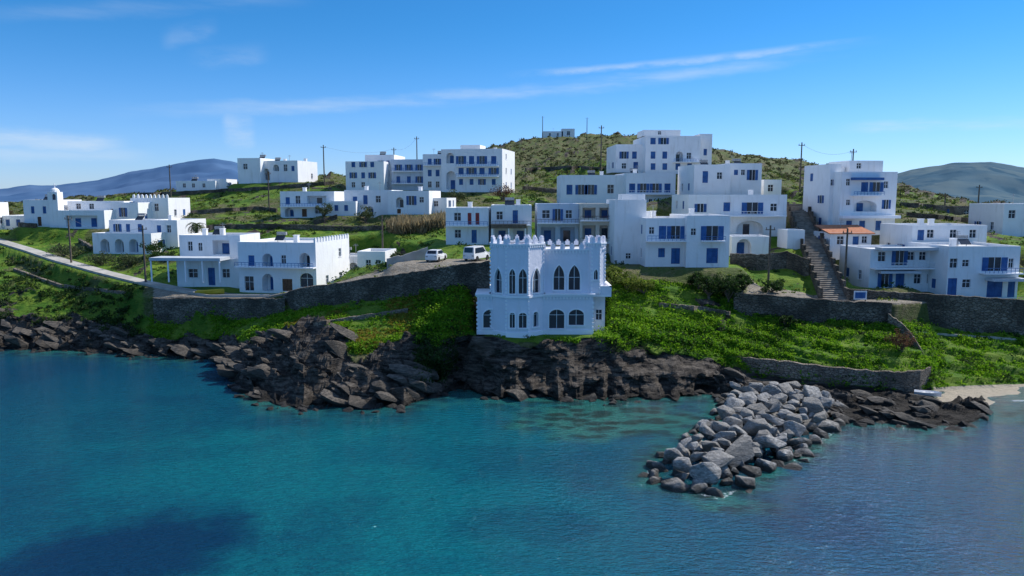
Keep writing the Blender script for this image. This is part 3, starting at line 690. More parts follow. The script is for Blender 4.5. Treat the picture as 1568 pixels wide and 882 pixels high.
# ------------------------------------------------------------ rocks
from random import uniform as ru
import bmesh
def hullrock(r,fl=(1,1,.6),n=15,bv_=.05):
    bm=bmesh.new()
    for i in range(n):
        d=Vector((random.gauss(0,1),random.gauss(0,1),random.gauss(0,1))).normalized()
        m_=max(abs(d.x),abs(d.y),abs(d.z)); d=d*(1/m_*.62+.38)
        bm.verts.new(Vector((d.x*fl[0],d.y*fl[1],d.z*fl[2]))*r*ru(.85,1.05))
    res=bmesh.ops.convex_hull(bm,input=bm.verts)
    bmesh.ops.delete(bm,geom=[g for g in res['geom_interior'] if isinstance(g,bmesh.types.BMVert)],context='VERTS')
    bmesh.ops.bevel(bm,geom=list(bm.edges),offset=r*bv_*min(fl)*1.6,segments=1,affect='EDGES',profile=.6)
    bm.verts.index_update(); v=[x.co.copy() for x in bm.verts]; f=[[q.index for q in x.verts] for x in bm.faces]; bm.free(); return v,f
lib=[hullrock(1.0,(1,ru(.6,.9),ru(.42,.7)),random.choice([13,16,19])) for _ in range(30)]
lib2=[hullrock(1.0,(1,ru(.45,.7),ru(.18,.32)),13) for _ in range(20)]
def rockmesh(name,items,mat,lb=lib):
    V=[];Fc=[];tn=[]
    for (P,r,rot) in items:
        v,f=random.choice(lb); n=len(V); V+=[P+rot@(q*r) for q in v]; Fc+=[[i+n for i in x] for x in f]; tn+=[random.random()]*len(f)
    o=mesh_pd(name,V,Fc,mat); at_=o.data.attributes.new('tone','FLOAT','FACE'); at_.data.foreach_set('value',np.array(tn,dtype=np.float32)); return o
def rockmat(name,ca,cb,cw,str_=(1,1,2.5)):
    m,T_,b_,pos=newmat(name)
    nn=T_.noise(T_.scalev(pos,str_,(.3,.3,.2)),3.0,8,.7)
    tn=T_.n('ShaderNodeAttribute',_attribute_name='tone').outputs['Fac']
    c_=T_.mix(T_.ss(nn,.35,.68),ca,cb); c_=T_.mix(T_.m('MULTIPLY',T_.ss(tn,.3,1.0),.6),c_,tuple(x*.4*k for x,k in zip(cb,(1,.93,.82))))
    z_=T_.n('ShaderNodeSeparateXYZ',Vector=pos).outputs[2]
    zz_=T_.m('ADD',z_,T_.m('MULTIPLY',T_.m('SUBTRACT',T_.noise(pos,1.5,3),.5),1.0))
    c_=T_.mix(T_.m('MULTIPLY',T_.ss(zz_,.75,.2),.92),c_,cw)
    T_.t.links.new(c_,b_.inputs['Base Color']); b_.inputs['Roughness'].default_value=.85
    bn_=T_.n('ShaderNodeBump',Height=T_.noise(T_.scalev(pos,str_,(.3,.3,.2)),2.2,9,.72),Strength=1.0,Distance=.3); T_.t.links.new(bn_.outputs[0],b_.inputs['Normal'])
    return m
MB=rockmat('boulder_rock',(.17,.165,.155),(.45,.43,.40),(.025,.023,.018))
MS=rockmat('shore_rock',(.026,.022,.018),(.165,.14,.112),(.015,.013,.010),(.5,.8,4))
poly=[(1100,598),(1092,640),(1050,660),(1002,700),(992,735),(1040,745),(1100,758),(1150,738),(1185,715),(1240,690),(1262,668),(1292,645),(1290,615),(1200,592)]
pw=[WZ(*p,.2) for p in poly]
def inside(x,y,P=pw):
    c_=False;n=len(P)
    for i in range(n):
        a_,b_=P[i],P[(i+1)%n]
        if (a_.y>y)!=(b_.y>y) and x<(b_.x-a_.x)*(y-a_.y)/(b_.y-a_.y)+a_.x: c_=not c_
    return c_
def edist(x,y):
    m_=1e9;n=len(pw)
    for i in range(n):
        a_,b_=pw[i],pw[(i+1)%n]; ab=b_-a_; t_=max(0,min(1,((x-a_.x)*ab.x+(y-a_.y)*ab.y)/(ab.x**2+ab.y**2)))
        m_=min(m_,math.hypot(x-a_.x-ab.x*t_,y-a_.y-ab.y*t_))
    return m_
from mathutils import Euler
items=[]
for lay,(mdm,N) in enumerate(((1.0,5000),(1.1,4000))):
    pts=[]
    for _ in range(N):
        x=ru(8,45);y=ru(46,80)
        if not inside(x,y): continue
        e=edist(x,y); r=random.choice([ru(.55,.85),ru(.85,1.2),ru(1.1,1.5)])
        if lay and e<1.4: continue
        if any((x-q[0])**2+(y-q[1])**2<(mdm*(r+q[2])*.62)**2 for q in pts): continue
        pts.append((x,y,r))
        z=0+min(e,2.5)*.14+lay*.8
        items.append((Vector((x,y,z)),r,Euler((ru(-.45,.45),ru(-.45,.45),ru(0,6.28))).to_matrix()))
for (u,v,r) in [(1212,716,.9),(1230,705,.6),(1150,752,.7),(986,728,.6)]:
    p=WZ(u,v); items.append((p-Zv*.1,r,Euler((ru(-.3,.3),ru(-.3,.3),ru(0,6))).to_matrix()))
rockmesh('breakwater_boulders',items,MB)
C=scatter(rc*(Sc<2.3)*(Sc>1.0)*((Uc<660)|(Uc>1110)|(Sc<1.1))*((Uc<1110)|(Sc<1.88))*((Uc<1425)|(Sc<1.6))*(1+1.2*(zc_<2.0))*np.where(Uc>1110,1.6,1),360)
base=Euler((.12,.42,.45)).to_matrix()
items=[(Vector(p)+Vector((0,0,-.3)),ru(.6,1)**1.0*random.choice([1,1.5,2.6]),(Euler((ru(-.15,.15),ru(-.15,.15),ru(-.35,.35))).to_matrix()@base)) for p in C]
rockmesh('bedded_shore_rock',items,MS,lib2)
items=[]
for i in range(260):
    u=ru(-120,1505); j=int(np.argmin(np.abs(us-u))); p=Vector(L1[j]); 
    items.append((p+Vector((ru(-.5,.5),ru(-1.8,.8),ru(-.35,.0))),ru(.25,.85),(Euler((ru(-.3,.3),ru(-.3,.3),ru(0,6))).to_matrix())))
rockmesh('shoreline_rocks',items,MS)
# ============================================================ WATER
ax_=np.concatenate([[-9000,-3000,-900,-300,-170],np.arange(-110,110.1,.5),[170,300,900,3000,9000]])
ay_=np.concatenate([[-3000,-500,-60,5],np.arange(22,112,.5),[130,200]])
WX,WY=np.meshgrid(ax_,ay_)
dz0=-CH
ycam=(WY*SP+dz0*CP)/np.maximum(WY*CP-dz0*SP,1); uu=784+F*WX/np.maximum(WY*CP-dz0*SP,1); vv=441-F*ycam
dsh=np.interp(uu.ravel(),us,L1[:,1]).reshape(uu.shape)-WY
nz=fbm(WX*.09,WY*.09,21,4); nz2=fbm(WX*.3,WY*.3,23,4)
def spot(u,v,ru_,rv_,soft=.5):
    c_=WZ(u,v); e=WZ(u+ru_,v); g=WZ(u,v-rv_)
    d=np.sqrt(((WX-c_.x)/(e.x-c_.x))**2+((WY-c_.y)/(g.y-c_.y))**2)+(nz-.5)*1.1+(nz2-.5)*.7
    return 1-sst(d,1-soft,1+soft*.4)
dark=spot(180,862,245,100,.5)
dark=np.maximum(dark,spot(430,648,120,16,.6)*.5)
dark=np.maximum(dark,spot(800,805,140,34,.6)*.45)
dark=np.maximum(dark,spot(1230,790,120,50,.6)*.5)
dark=np.maximum(dark,spot(60,640,190,18,.7)*.3)
dark=np.maximum(dark,sst(nz,.5,.7)*.4)
dark=np.maximum(dark,sst(uu,1200,1600)*.45)
dark=np.maximum(dark,(1-sst(uu,0,330))*.25)
shal=np.exp(-np.maximum(dsh,0)/6.5)*sst(nz+.15,.3,.6)
shal=np.maximum(shal,spot(930,645,190,36,.6)*.9)
shal=np.maximum(shal,spot(1540,632,90,18,.6)*.95)
shal=np.maximum(shal,spot(1120,775,110,16,.6)*.8)
ed=np.full(WX.shape,99.0)
for i in range(len(pw)):
    a_,b_=pw[i],pw[(i+1)%len(pw)]; ab=b_-a_; L_=ab.x**2+ab.y**2
    t_=np.clip(((WX-a_.x)*ab.x+(WY-a_.y)*ab.y)/L_,0,1); ed=np.minimum(ed,np.hypot(WX-a_.x-ab.x*t_,WY-a_.y-ab.y*t_))
shal=np.maximum(shal,np.exp(-ed/2.4)*.95*sst(nz2+.2,.3,.6))
foam=np.exp(-((dsh-.1)/.5)**2)*sst(nz2,.5,.65)*(uu>-500)
foam=np.maximum(foam,np.exp(-(ed/.45)**2)*sst(nz2,.5,.62)*.8)
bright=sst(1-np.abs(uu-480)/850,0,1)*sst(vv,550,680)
wm=np.stack([dark,shal,foam,bright],-1).reshape(-1,4)
wi=np.arange(WX.size).reshape(WX.shape)
wq=np.stack([wi[:-1,:-1],wi[:-1,1:],wi[1:,1:],wi[1:,:-1]],-1).reshape(-1,4)
m,T_,b_,pos=newmat('sea_water')
a1=T_.n('ShaderNodeAttribute',_attribute_name='wm'); sc_=T_.n('ShaderNodeSeparateColor',Color=a1.outputs['Color'])
nn=T_.noise(pos,.7,5,.6); nl=T_.noise(T_.scalev(pos,(.06,.12,1)),1,4)
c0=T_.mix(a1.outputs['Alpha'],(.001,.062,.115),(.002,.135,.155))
c0=T_.mix(T_.m('MULTIPLY',T_.ss(nl,.45,.65),.4),c0,(.001,.07,.115))
fine=T_.noise(T_.scalev(pos,(.8,2.6,1),(0,0,.35)),1.3,5,.65)
c0=T_.mix(T_.m('MULTIPLY',T_.ss(fine,.42,.62),.35),c0,(.002,.045,.08))
sb_=T_.n('ShaderNodeTexVoronoi',Vector=T_.scalev(pos,(.5,.8,1)),Scale=1.0,Randomness=1.0).outputs['Distance']
sh_=T_.mix(T_.ss(T_.m('ADD',T_.m('MULTIPLY',sb_,.5),T_.m('MULTIPLY',nn,.6)),.42,.64),(.014,.032,.018),(.022,.13,.10)); 
c0=T_.mix(T_.m('MULTIPLY',T_.ss(T_.m('ADD',sc_.outputs[1],T_.m('MULTIPLY',T_.m('SUBTRACT',nn,.5),.8)),.2,.95),.85),c0,sh_)
c0=T_.mix(T_.m('MULTIPLY',T_.ss(T_.m('ADD',sc_.outputs[0],T_.m('MULTIPLY',T_.m('SUBTRACT',nn,.5),.5)),.05,1.0),.9),c0,(.001,.022,.065))
c0=T_.mix(T_.m('MULTIPLY',T_.ss(T_.m('ADD',sc_.outputs[2],T_.m('MULTIPLY',T_.m('SUBTRACT',T_.noise(pos,4,4),.5),1.2)),.6,.9),.7),c0,(.55,.6,.62))
T_.t.links.new(c0,b_.inputs['Base Color']); b_.inputs['Roughness'].default_value=.07; b_.inputs['IOR'].default_value=1.33
w1=T_.noise(T_.scalev(pos,(1.2,2.8,1),(0,0,.5)),1.0,4,.6); w2=T_.noise(T_.scalev(pos,(4,7,1),(0,0,-.3)),1.0,3,.6)
hh=T_.m('ADD',T_.m('MULTIPLY',w1,1.0),T_.m('MULTIPLY',w2,.5))
bn=T_.n('ShaderNodeBump',Height=hh,Strength=1.0,Distance=.23); T_.t.links.new(bn.outputs[0],b_.inputs['Normal'])
mesh_np('sea_water',np.stack([WX,WY,0*WX],-1).reshape(-1,3),wq,m,None,True,{'wm':wm})
# ============================================================ MOUNTAINS
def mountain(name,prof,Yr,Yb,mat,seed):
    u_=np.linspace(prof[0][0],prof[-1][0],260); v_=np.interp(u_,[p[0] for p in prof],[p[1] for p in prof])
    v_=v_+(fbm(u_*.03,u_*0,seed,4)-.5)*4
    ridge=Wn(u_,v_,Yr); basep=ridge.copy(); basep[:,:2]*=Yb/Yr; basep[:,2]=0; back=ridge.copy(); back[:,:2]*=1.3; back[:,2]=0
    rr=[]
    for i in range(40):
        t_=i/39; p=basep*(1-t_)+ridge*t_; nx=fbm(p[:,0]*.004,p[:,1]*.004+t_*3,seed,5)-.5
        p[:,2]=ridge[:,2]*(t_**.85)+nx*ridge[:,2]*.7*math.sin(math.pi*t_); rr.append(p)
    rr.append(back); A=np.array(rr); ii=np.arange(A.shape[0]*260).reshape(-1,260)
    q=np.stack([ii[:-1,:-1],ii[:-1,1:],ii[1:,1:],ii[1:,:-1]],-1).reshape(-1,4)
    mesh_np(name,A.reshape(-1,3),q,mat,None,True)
mountain('distant_mountain',[(-900,300),(-300,296),(0,291),(45,284),(90,284),(150,275),(200,263),(255,254),(300,245),(328,242),(352,246),(400,262),(450,268),(530,272),(800,290)],2600,1900,nmat('haze_tinted_mountain',(.065,.13,.24),(.095,.165,.28),.004,1,0,8,.35,.65,0),3)  # blue is atmospheric haze painted into the base colour
mountain('distant_mountain',[(1000,310),(1300,285),(1375,265),(1410,257),(1460,249),(1520,248),(1568,256),(1750,275),(2300,292)],1500,800,nmat('haze_tinted_hill',(.07,.125,.165),(.12,.165,.18),.008,1,0,8,.35,.65,0,(.05,.10,.14),.03),5)  # nearer ridge, air haze likewise mixed into its surface colours
# ============================================================ WALLS / ROADS / STAIRS
def swall(name,pts,th=.5,mat='masonry'):
    V=[];Fc=[];dn=[]
    for a_,b_ in zip(pts[:-1],pts[1:]):
        for i in range(8): dn.append([a_[k]+(b_[k]-a_[k])*i/8 for k in range(4)])
    dn.append(list(pts[-1]))
    for i,(u,vt,vb,Y) in enumerate(dn):
        t_=W(u,vt,Y); bz=W(u,vb,Y).z-1.2; t_.z+=random.uniform(-.08,.08)
        d=Vector((t_.x,t_.y,0)).normalized()*th
        V+=[Vector((t_.x,t_.y,bz)),t_,t_+d,Vector((t_.x+d.x,t_.y+d.y,bz))]
        if i:
            n=4*i
            for k in range(3): Fc.append([n-4+k,n+k,n+k+1,n-4+k+1])
    Fc.append([0,1,2,3]); Fc.append([len(V)-4,len(V)-3,len(V)-2,len(V)-1])
    return mesh_pd(name,V,Fc,M[mat])
swall('stone_wall',[(234,457,492,97.6),(330,457,492,95.6),(400,457,487,93.5),(436,458,484,91.5)])
swall('stone_wall',[(425,456,480,93.2),(452,443,476,90.6),(520,433,466,87.6),(600,421,456,85.6),(650,414,449,84.6),(700,406,441,83.6),(750,400,435,83.6)])
swall('stone_wall',[(1124,448,484,87.2),(1220,456,494,85.2),(1300,462,498,84.6),(1366,464,500,83.8)])
swall('stone_wall',[(1300,443,462,89.4),(1370,447,466,88.6),(1440,451,500,87.4),(1500,455,508,87.2),(1568,460,512,87.2),(1800,468,512,87)])
swall('beach_wall',[(1122,545,572,79.2),(1150,548,576,78.4),(1220,556,586,76.7),(1300,565,596,75.4),(1370,570,601,74.6),(1410,568,603,74.8),(1426,562,600,76),(1424,548,580,79)],.5,'stone')
swall('stone_wall',[(1360,480,505,83.5),(1385,498,520,82),(1402,520,545,80.4),(1416,545,575,79)],.5,'stone')
swall('retaining_wall',[(1118,388,418,99),(1160,390,425,99),(1205,385,425,99),(1240,398,440,97)],.5,'masonry')
swall('garden_wall',[(592,396,425,95),(620,390,415,95),(655,378,402,96)],.4,'concrete')
def gwall(name,pts,h=.8,mat='masonry',th=.45):
    P=[]
    for (u0,v0),(u1,v1) in zip(pts[:-1],pts[1:]):
        for i in range(12):
            q=ghit(u0+(u1-u0)*i/12,v0+(v1-v0)*i/12)
            if q is not None and q.y<220: P.append(q)
    if len(P)<3: return
    V=[];Fc=[]
    for i,p in enumerate(P):
        d=(P[min(i+1,len(P)-1)]-P[max(i-1,0)]); d.z=0; d.normalize(); n_=Vector((-d.y,d.x,0))*th; hh=h+ru(-.1,.1)*min(1,h)
        V+=[p-Zv*.6,p+Zv*hh,p+Zv*hh+n_,p-Zv*.6+n_]
        if i:
            n=4*i
            for k in range(3): Fc.append([n-4+k,n+k,n+k+1,n-4+k+1])
    Fc.append([0,1,2,3]); Fc.append([len(V)-4+k for k in range(4)])
    mesh_pd(name,V,Fc,M[mat])
for w_ in [[(210,300),(300,297),(420,290),(520,282)],[(270,330),(400,322),(425,326)],[(290,352),(400,350),(540,354),(590,352)],[(1230,292),(1262,288)],[(1380,316),(1460,322)],[(1390,332),(1530,345)],[(120,372),(140,385)],[(800,262),(870,258),(935,262)],[(800,290),(855,296)],[(0,345),(60,350)],[(480,345),(520,335)]]:
    gwall('field_wall',w_)
for w_ in [[(1010,470),(1080,476),(1120,484)],[(480,500),(560,488),(630,478)],[(20,415),(90,440),(200,452)]]:
    gwall('terrace_wall',w_,.45,'stone',.4)
gwall('path_edge_kerb',[(1370,508),(1450,514),(1568,522)],.22,'concrete',.5)
V=[];Fc=[];V2=[];F2=[]
for i,p in enumerate(rp):
    d=(rp[min(i+1,len(rp)-1)]-rp[max(i-1,0)]); d.z=0; d.normalize(); n_=Vector((-d.y,d.x,0))
    V+=[p-n_*1.15+Zv*.04,p+n_*1.15+Zv*.04,]
    if i: Fc.append([2*i-2,2*i-1,2*i+1,2*i])
    q=p-n_*1.2; V2+=[q-Zv*.5,q+Zv*.22,q+Zv*.22-n_*.2,q-Zv*.5-n_*.2]
    if i:
        for k in range(3): F2.append([4*i-4+k,4*i+k,4*i+k+1,4*i-4+k+1])
mesh_pd('coast_road',V,Fc,M['concrete']); mesh_pd('road_edge_wall',V2,F2,M['concrete'])
V=[];Fc=[]
dr=(stp-sb); dr.z=0; run=dr.length/NS; dr.normalize(); pr=Vector((dr.y,-dr.x,0)); rs=(stp.z-sb.z)/NS
def addbox(V,Fc,o,A,B,C):
    n=len(V); V+=[o,o+A,o+A+B,o+B,o+C,o+A+C,o+A+B+C,o+B+C]
    Fc+= [[n,n+1,n+2,n+3],[n+4,n+5,n+6,n+7],[n,n+1,n+5,n+4],[n+1,n+2,n+6,n+5],[n+2,n+3,n+7,n+6],[n+3,n,n+4,n+7]]
for i in range(NS):
    o=Vector((sb.x,sb.y,0))+dr*(run*i)+Zv*(sb.z+rs*i-.5)-pr*1.35
    addbox(V,Fc,o,pr*2.7,dr*(run+.05),Zv*(.5+rs))
mesh_pd('stone_stairway',V,Fc,nmat('stair_stone',(.19,.165,.135),(.33,.29,.24),1.5,.95,.02,8))
V=[];Fc=[]
for sd in(-1,1):
    for i in range(0,NS,4):
        o=Vector((sb.x,sb.y,0))+dr*(run*i)+Zv*(sb.z+rs*i-.8)+pr*(sd*1.5)-pr*.15
        addbox(V,Fc,o,pr*.3,dr*(run*4+.02),Zv*(1.5+rs*4))
mesh_pd('stair_side_wall',V,Fc,M['masonry'])
# ============================================================ POLES
def cyl(V,Fc,a_,b_,r0,r1,n=8):
    d=(b_-a_).normalized(); x_=d.orthogonal().normalized(); y_=d.cross(x_); k=len(V)
    for c_,r in((a_,r0),(b_,r1)):
        for i in range(n): V.append(c_+(x_*math.cos(i*2*math.pi/n)+y_*math.sin(i*2*math.pi/n))*r)
    for i in range(n): j=(i+1)%n; Fc.append([k+i,k+j,k+n+j,k+n+i])
    Fc.append(list(range(k+n,k+2*n)))
tops=[]
for (u,vt,Y) in [(831,178,300),(899,180,300),(921,192,165),(638,209,185),(603,226,186),(495,222,172),(259,252,170),(1228,218,140),(1307,228,135),(1180,345,94),(585,330,112),(1298,350,93),(218,345,106),(104,330,118),(410,262,150),(1500,283,150),(1448,296,150)]:
    t_=W(u,vt,Y); z0=gz(t_.x,t_.y)-.5; V=[];Fc=[]
    cyl(V,Fc,Vector((t_.x,t_.y,z0)),t_,.16,.11)
    if t_.z-z0>5 and u not in (831,899): addbox(V,Fc,t_+Vector((-.6,-.06,-.6)),Vector((1.2,0,0)),Vector((0,.12,0)),Vector((0,0,.1)))
    for q in(-.5,0,.5): cyl(V,Fc,t_+Vector((q,0,-.5)),t_+Vector((q,0,-.25)),.05,.05,6)
    mesh_pd('utility_pole',V,Fc,M['wood']); tops.append(t_)
def wire(a_,b_,sag=1.2):
    V=[];Fc=[];pr_=None
    for i in range(13):
        t_=i/12; p=a_.lerp(b_,t_)-Zv*(sag*4*t_*(1-t_)+.3)
        if pr_ is not None: cyl(V,Fc,pr_,p,.02,.02,4)
        pr_=p
    mesh_pd('overhead_wire',V,Fc,M['metal'])
wire(tops[5],tops[4]);wire(tops[4],tops[3]);wire(tops[7],tops[8]);wire(tops[12],tops[13])
# ============================================================ TREES & BUSHES
def tree(name,u,v,Y,hgt,rad,mat,trunk=.35,k=30,nc=22,s=.14):
    p=W(u,v,Y); p.z=gz(p.x,p.y)-.1
    e=bpy.data.objects.new(name,None); e.location=p; scene.collection.objects.link(e)
    V=[];Fc=[]; th=hgt*trunk; top=p+Vector((ru(-.2,.2),0,th)); cyl(V,Fc,p,top,.1+.03*hgt,.07+.015*hgt)
    cs=[];rr=[]
    for i in range(nc):
        d=Vector((random.gauss(0,1),random.gauss(0,1),random.gauss(0,.7))).normalized()*ru(.35,1)
        c_=p+Vector((d.x*rad,d.y*rad,th+(hgt-th)*.5+d.z*(hgt-th)*.48)); cs.append(tuple(c_)); rr.append(rad*ru(.22,.42))
        if i<8: cyl(V,Fc,top-Zv*ru(0,th*.3),c_,.05+.01*hgt,.02,6)
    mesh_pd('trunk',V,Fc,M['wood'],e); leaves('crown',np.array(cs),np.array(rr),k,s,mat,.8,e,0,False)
for a_ in [('olive_tree',960,455,88,2.6,1.9),('olive_tree',985,462,87,2.2,1.5),('olive_tree',935,440,89,2.4,1.2)]: tree(*a_,ML['grass'],.15,45,26)
for a_ in [('shrub_tree',1085,462,88,3.4,1.7),('shrub_tree',1115,465,88,3.6,1.8),('shrub_tree',1135,462,88.5,3.0,1.3),('shrub_tree',1070,440,90,2.4,1.3)]: tree(*a_,ML['dark'],.15,50,30)
tree('leafy_tree',1204,490,84,1.9,1.0,ML['dark'],.15,45,18)
tree('bare_shrub',1378,560,78.5,2.4,1.5,ML['russet'],.1,60,26,.09)
for (u,v,Y,h_,r_) in [(118,308,150,3.2,2.6),(272,338,130,2.6,2.0),(155,402,118,2.4,2.4),(195,408,116,2.2,2.4),(235,385,119,2.6,2.0),(100,395,124,2.2,2.5),(250,400,116,2,2),(560,326,133,3,1.8),(497,330,134,3,1.5),(875,405,94,2.0,1.6),(1250,330,118,2.6,1.6),(1240,300,130,3,2),(1285,268,150,3,2.4),(1535,330,125,2.5,2),(700,318,150,2.4,2),(1180,455,90,1.8,1.4),(610,405,97,1.6,1.3)]:
    tree('shrub',u,v,Y,h_,r_,ML['dark'] if random.random()<.6 else ML['olive'],.12,36,22,.17)
tree('russet_shrub',12,320,152,4.2,2.6,ML['russet'],.1,50,26,.14)
tree('russet_shrub',770,300,150,3.4,2.2,ML['russet'],.1,50,26,.14)
C=[]
for i in range(420):
    u=ru(598,684); p=W(u,352,ru(121,126)); p.z=gz(p.x,p.y); C.append(tuple(p))
leaves('reed_bed',np.array(C),.9,14,.5,ML['reed'],1.6,None,1.0)
def palm(u,v,Y,hgt):
    p=W(u,v,Y); p.z=gz(p.x,p.y)-.1; e=bpy.data.objects.new('palm_tree',None); e.location=p; scene.collection.objects.link(e)
    V=[];Fc=[]; top=p+Vector((.1,0,hgt)); cyl(V,Fc,p,top,.3,.22,10); mesh_pd('trunk',V,Fc,M['wood'],e)
    V=[];Fc=[]
    for i in range(26):
        an=i*2.4; el=ru(-.1,1.1); L=ru(1.7,2.3); hd=Vector((math.cos(an),math.sin(an),0)); sd=Vector((-hd.y,hd.x,0)); pp=top.copy(); e_=el
        for j in range(8):
            nx=pp+(hd*math.cos(e_)+Zv*math.sin(e_))*L/8; e_-=.27; wl=.45*math.sin(math.pi*(j+1)/9.5)
            for sg in(-1,1):
                n=len(V); V+=[pp,nx,nx+sd*sg*wl-Zv*.12+(nx-pp)*.5,]; Fc.append([n,n+1,n+2])
            pp=nx
    mesh_pd('fronds',V,Fc,ML['olive'],e)
palm(300,352,124,2.8)
# ============================================================ CARS, BOATS, SIGN
MC={'body':nmat('car_white_paint',(.7,.7,.7),(.75,.75,.75),1,.25,spec=.6),'tyre':nmat('tyre_rubber',(.015,.015,.015),(.025,.025,.025),5,.8)}
def car(name,u,v,Y,yaw,prof,L,wd,paint):
    p=W(u,v,Y); p.z=gz(p.x,p.y)+.02; e=bpy.data.objects.new(name,None); e.location=p; scene.collection.objects.link(e)
    Rm=Matrix.Rotation(math.radians(yaw),3,'Z'); g=lambda x,y,z:p+Rm@Vector((x,y,z))
    bm=bmesh.new(); n=len(prof); lv=[bm.verts.new(g(x*L,-wd/2*(1 if z<.96 else .84),z)) for x,z in prof]; rv_=[bm.verts.new(g(x*L,wd/2*(1 if z<.96 else .84),z)) for x,z in prof]
    bm.faces.new(lv); bm.faces.new(rv_[::-1])
    for i in range(n): j=(i+1)%n; bm.faces.new([lv[j],lv[i],rv_[i],rv_[j]])
    bmesh.ops.recalc_face_normals(bm,faces=bm.faces); bmesh.ops.bevel(bm,geom=list(bm.edges),offset=.06,segments=2,affect='EDGES')
    me=bpy.data.meshes.new('body'); bm.to_mesh(me); bm.free(); me.materials.append(paint); link(bpy.data.objects.new('body',me),e)
    up=[q for q in prof if q[1]>=.94]; cx=sum(q[0] for q in up)/len(up)
    V=[];Fc=[]
    def shr(q,f): return ((q[0]-cx)*f+cx,1.2+(q[1]-1.2)*f)
    for sg in(-1,1):
        k=len(V)
        for q in up:
            x,z=shr(q,.76); tz_=min(1,max(0,(z-.95)/.45)); yy=wd/2*(1-.16*max(.3,tz_)*1.0)*sg+sg*.03; V.append(g(x*L,yy,z))
        Fc.append(list(range(k,k+len(up))))
    hi=sorted(up,key=lambda q:q[0])
    for (q0,q1),sx in (((hi[0],hi[1]),-.02),((hi[-1],hi[-2]),.02)):
        k=len(V)
        for (q,sg) in ((q0,-1),(q0,1),(q1,1),(q1,-1)):
            f=.12 if q is q0 else .88; x=q0[0]+(q1[0]-q0[0])*f; z=q0[1]+(q1[1]-q0[1])*f; V.append(g(x*L+sx,sg*wd*.36,z+.03))
        Fc.append([k,k+1,k+2,k+3])
    mesh_pd('windows',V,Fc,M['glass'],e)
    V=[];Fc=[]
    for x in(-.31,.31):
        for sg in(-1,1):
            c0_=g(x*L,sg*(wd/2-.12),.33); c1_=g(x*L,sg*(wd/2+.03),.33); cyl(V,Fc,c0_,c1_,.33,.33,16)
    mesh_pd('wheels',V,Fc,MC['tyre'],e)
    V=[];Fc=[]
    for sg in(-1,1): 
        for sx in(-.5,.485): addbox(V,Fc,g(sx*L,sg*wd*.36-.13,.62),Rm@Vector((.06,0,0)),Rm@Vector((0,.26,0)),Vector((0,0,.13)))
    mesh_pd('lamps',V,Fc,M['metal'],e)
hatch=[(-.5,.25),(-.5,.85),(-.46,.95),(-.38,1.42),(.08,1.45),(.26,.97),(.47,.82),(.5,.6),(.5,.25)]
van=[(-.5,.28),(-.5,.95),(-.47,1.75),(.15,1.8),(.32,1.05),(.48,.92),(.5,.6),(.5,.28)]
car('parked_car',668,392,93,75,hatch,3.6,1.55,MC['body'])
car('parked_van',730,396,93,62,van,4.0,1.65,MC['body'])
def boat(name,u,v,Y,yaw,L,wd,h_,mat):
    p=W(u,v,Y); p.z=max(.05,gz(p.x,p.y))+.02; Rm=Matrix.Rotation(math.radians(yaw),3,'Z'); V=[];Fc=[]
    N=10
    for i in range(N+1):
        t_=i/N; x=(t_-.5)*L; b_=wd/2*(1-abs(2*max(t_,.25)-1)**2.2)**.6 if t_<1 else .02; b_=max(b_,.02)
        if t_<.25: b_=wd/2*.85
        sh_z=h_*(1+.35*t_**2)
        for (y,z) in ((-b_,sh_z),(-b_*.75,h_*.3),(0,0+.1*h_*t_),(b_*.75,h_*.3),(b_,sh_z),(b_*.85,sh_z),(0,h_*.35),(-b_*.85,sh_z)): V.append(p+Rm@Vector((x,y,z)))
        if i:
            n=8*i
            for k in range(8): j=(k+1)%8; Fc.append([n-8+k,n+k,n+j,n-8+j])
    Fc.append(list(range(8)))
    for tx in(-.2,.1): addbox(V,Fc,p+Rm@Vector((tx*L,-wd*.36,h_*.75)),Rm@Vector((.25,0,0)),Rm@Vector((0,wd*.72,0)),Vector((0,0,.05)))
    mesh_pd(name,V,Fc,mat)
boat('yellow_rowing_boat',322,452,99,10,3.6,1.3,.55,nmat('yellow_paint',(.55,.38,.03),(.6,.45,.05),2,.5))
boat('white_rowing_boat',1420,609,73.2,-30,2.4,1.1,.4,nmat('boat_white',(.7,.7,.7),(.6,.6,.6),2,.5))
p=W(1317,460,86.2); V=[];Fc=[]; addbox(V,Fc,p+Vector((-.75,0,.1)),Vector((1.5,0,0)),Vector((0,.06,0)),Vector((0,0,1.0)))
sg=bpy.data.objects.new('notice_board',None); sg.location=p; scene.collection.objects.link(sg)
mesh_pd('board',V,Fc,M['frames'],sg); V=[];Fc=[]
addbox(V,Fc,p+Vector((-.6,-.02,.25)),Vector((1.2,0,0)),Vector((0,.016,0)),Vector((0,0,.7))); mesh_pd('panel',V,Fc,M['shutters'],sg)
V=[];Fc=[]
for x in(-.7,.6): addbox(V,Fc,p+Vector((x,.065,-1)),Vector((.1,0,0)),Vector((0,.08,0)),Vector((0,0,2.2)))
mesh_pd('posts',V,Fc,M['wood'],sg)
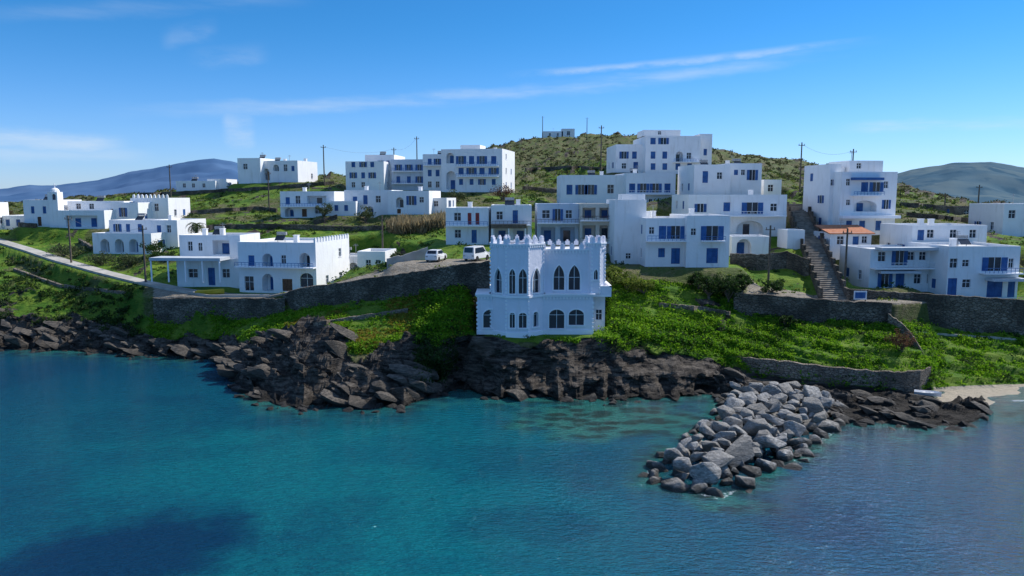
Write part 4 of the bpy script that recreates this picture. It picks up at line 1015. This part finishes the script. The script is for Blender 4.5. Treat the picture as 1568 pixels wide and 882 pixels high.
# ============================================================ LIGHT, SKY, CAMERA
AZ,EL=math.radians(64),math.radians(45)
sv=Vector((math.sin(AZ)*math.cos(EL),math.cos(AZ)*math.cos(EL),math.sin(EL)))
ld=bpy.data.lights.new('sun','SUN'); ld.energy=5.0; ld.angle=math.radians(.5); ld.color=(1,.96,.90)
lo_=bpy.data.objects.new('sun',ld); lo_.rotation_euler=sv.to_track_quat('Z','Y').to_euler(); scene.collection.objects.link(lo_)
wd_=bpy.data.worlds.new('World'); scene.world=wd_; wd_.use_nodes=True; T_=NT(wd_.node_tree)
bg=wd_.node_tree.nodes['Background']
sky=T_.n('ShaderNodeTexSky'); sky.sky_type='NISHITA'; sky.sun_disc=False; sky.sun_elevation=EL; sky.sun_rotation=AZ
sky.air_density=1.0; sky.dust_density=.1; sky.ozone_density=1.5; sky.altitude=0
tc=T_.n('ShaderNodeTexCoord').outputs['Generated']; sx=T_.n('ShaderNodeSeparateXYZ',Vector=tc)
az=T_.m('ARCTAN2',sx.outputs[0],sx.outputs[1]); el=T_.m('ARCSINE',sx.outputs[2])
tint=T_.mix(T_.ss(el,-.04,.24),(.46,.64,1.15),(.15,.53,.90)); tint=T_.mix(T_.ss(el,.3,.9),tint,(1.5,1.5,1.5))
skyc=T_.mix(1.0,sky.outputs[0],tint,'MULTIPLY')
cb=T_.n('ShaderNodeCombineXYZ',X=az,Y=el,Z=0.0).outputs[0]
def ae(u,v):
    d=ray(u,v).normalized(); return math.atan2(d.x,d.y),math.asin(d.z)
wis=T_.noise(T_.scalev(cb,(5,38,1),(0,0,.1)),1.0,7,.62); wis2=T_.noise(T_.scalev(cb,(14,40,1),(0,0,-.2)),1.0,6,.6)
tot=None
def cloud(u0,v0,u1,v1,wid,st_,nz_,bend=0):
    global tot
    a0,e0=ae(u0,v0);a1_,e1=ae(u1,v1)
    t_=T_.m('DIVIDE',T_.m('SUBTRACT',az,a0),a1_-a0)
    line=T_.m('ADD',T_.m('MULTIPLY',t_,e1-e0),e0)
    if bend: line=T_.m('ADD',line,T_.m('MULTIPLY',T_.m('MULTIPLY',t_,T_.m('SUBTRACT',1.0,t_)),bend/F*4))
    off=T_.m('ADD',T_.m('SUBTRACT',el,line),T_.m('MULTIPLY',T_.m('SUBTRACT',wis2,.5),wid/F*1.4))
    d=T_.m('DIVIDE',T_.m('ABSOLUTE',off),wid/F)
    g=T_.ss(d,1.0,0.0); ends=T_.m('MULTIPLY',T_.ss(t_,0,.25),T_.ss(t_,1.0,.75))
    k_=T_.m('MULTIPLY',T_.m('MULTIPLY',g,ends),T_.m('MULTIPLY',T_.ss(nz_,.25,.7),st_))
    tot=k_ if tot is None else T_.m('MAXIMUM',tot,k_)
cloud(100,170,1400,55,15,.36,wis,-8)
cloud(760,116,1360,56,8,.45,wis2,0)
cloud(-150,208,210,222,20,.6,wis)
cloud(-150,232,250,240,14,.3,wis)
cloud(1270,196,1800,175,13,.6,wis)
cloud(335,185,395,200,34,.35,wis2)
cloud(240,60,340,40,20,.12,wis2)
cloud(280,90,420,80,20,.12,wis2)
cloud(-100,20,500,-5,16,.12,wis)
mixc=T_.mix(tot,skyc,(4.8,5.5,6.2))
T_.t.links.new(mixc,bg.inputs[0]); bg.inputs[1].default_value=.15
cd=bpy.data.cameras.new('camera'); cd.sensor_width=36; cd.lens=36*F/1568; cd.clip_end=20000; cd.clip_start=.5
co=bpy.data.objects.new('camera',cd); co.location=CAM; co.rotation_euler=(math.pi/2-PIT,0,0); scene.collection.objects.link(co); scene.camera=co
scene.view_settings.view_transform='Standard'; scene.view_settings.look='None'; scene.view_settings.exposure=0
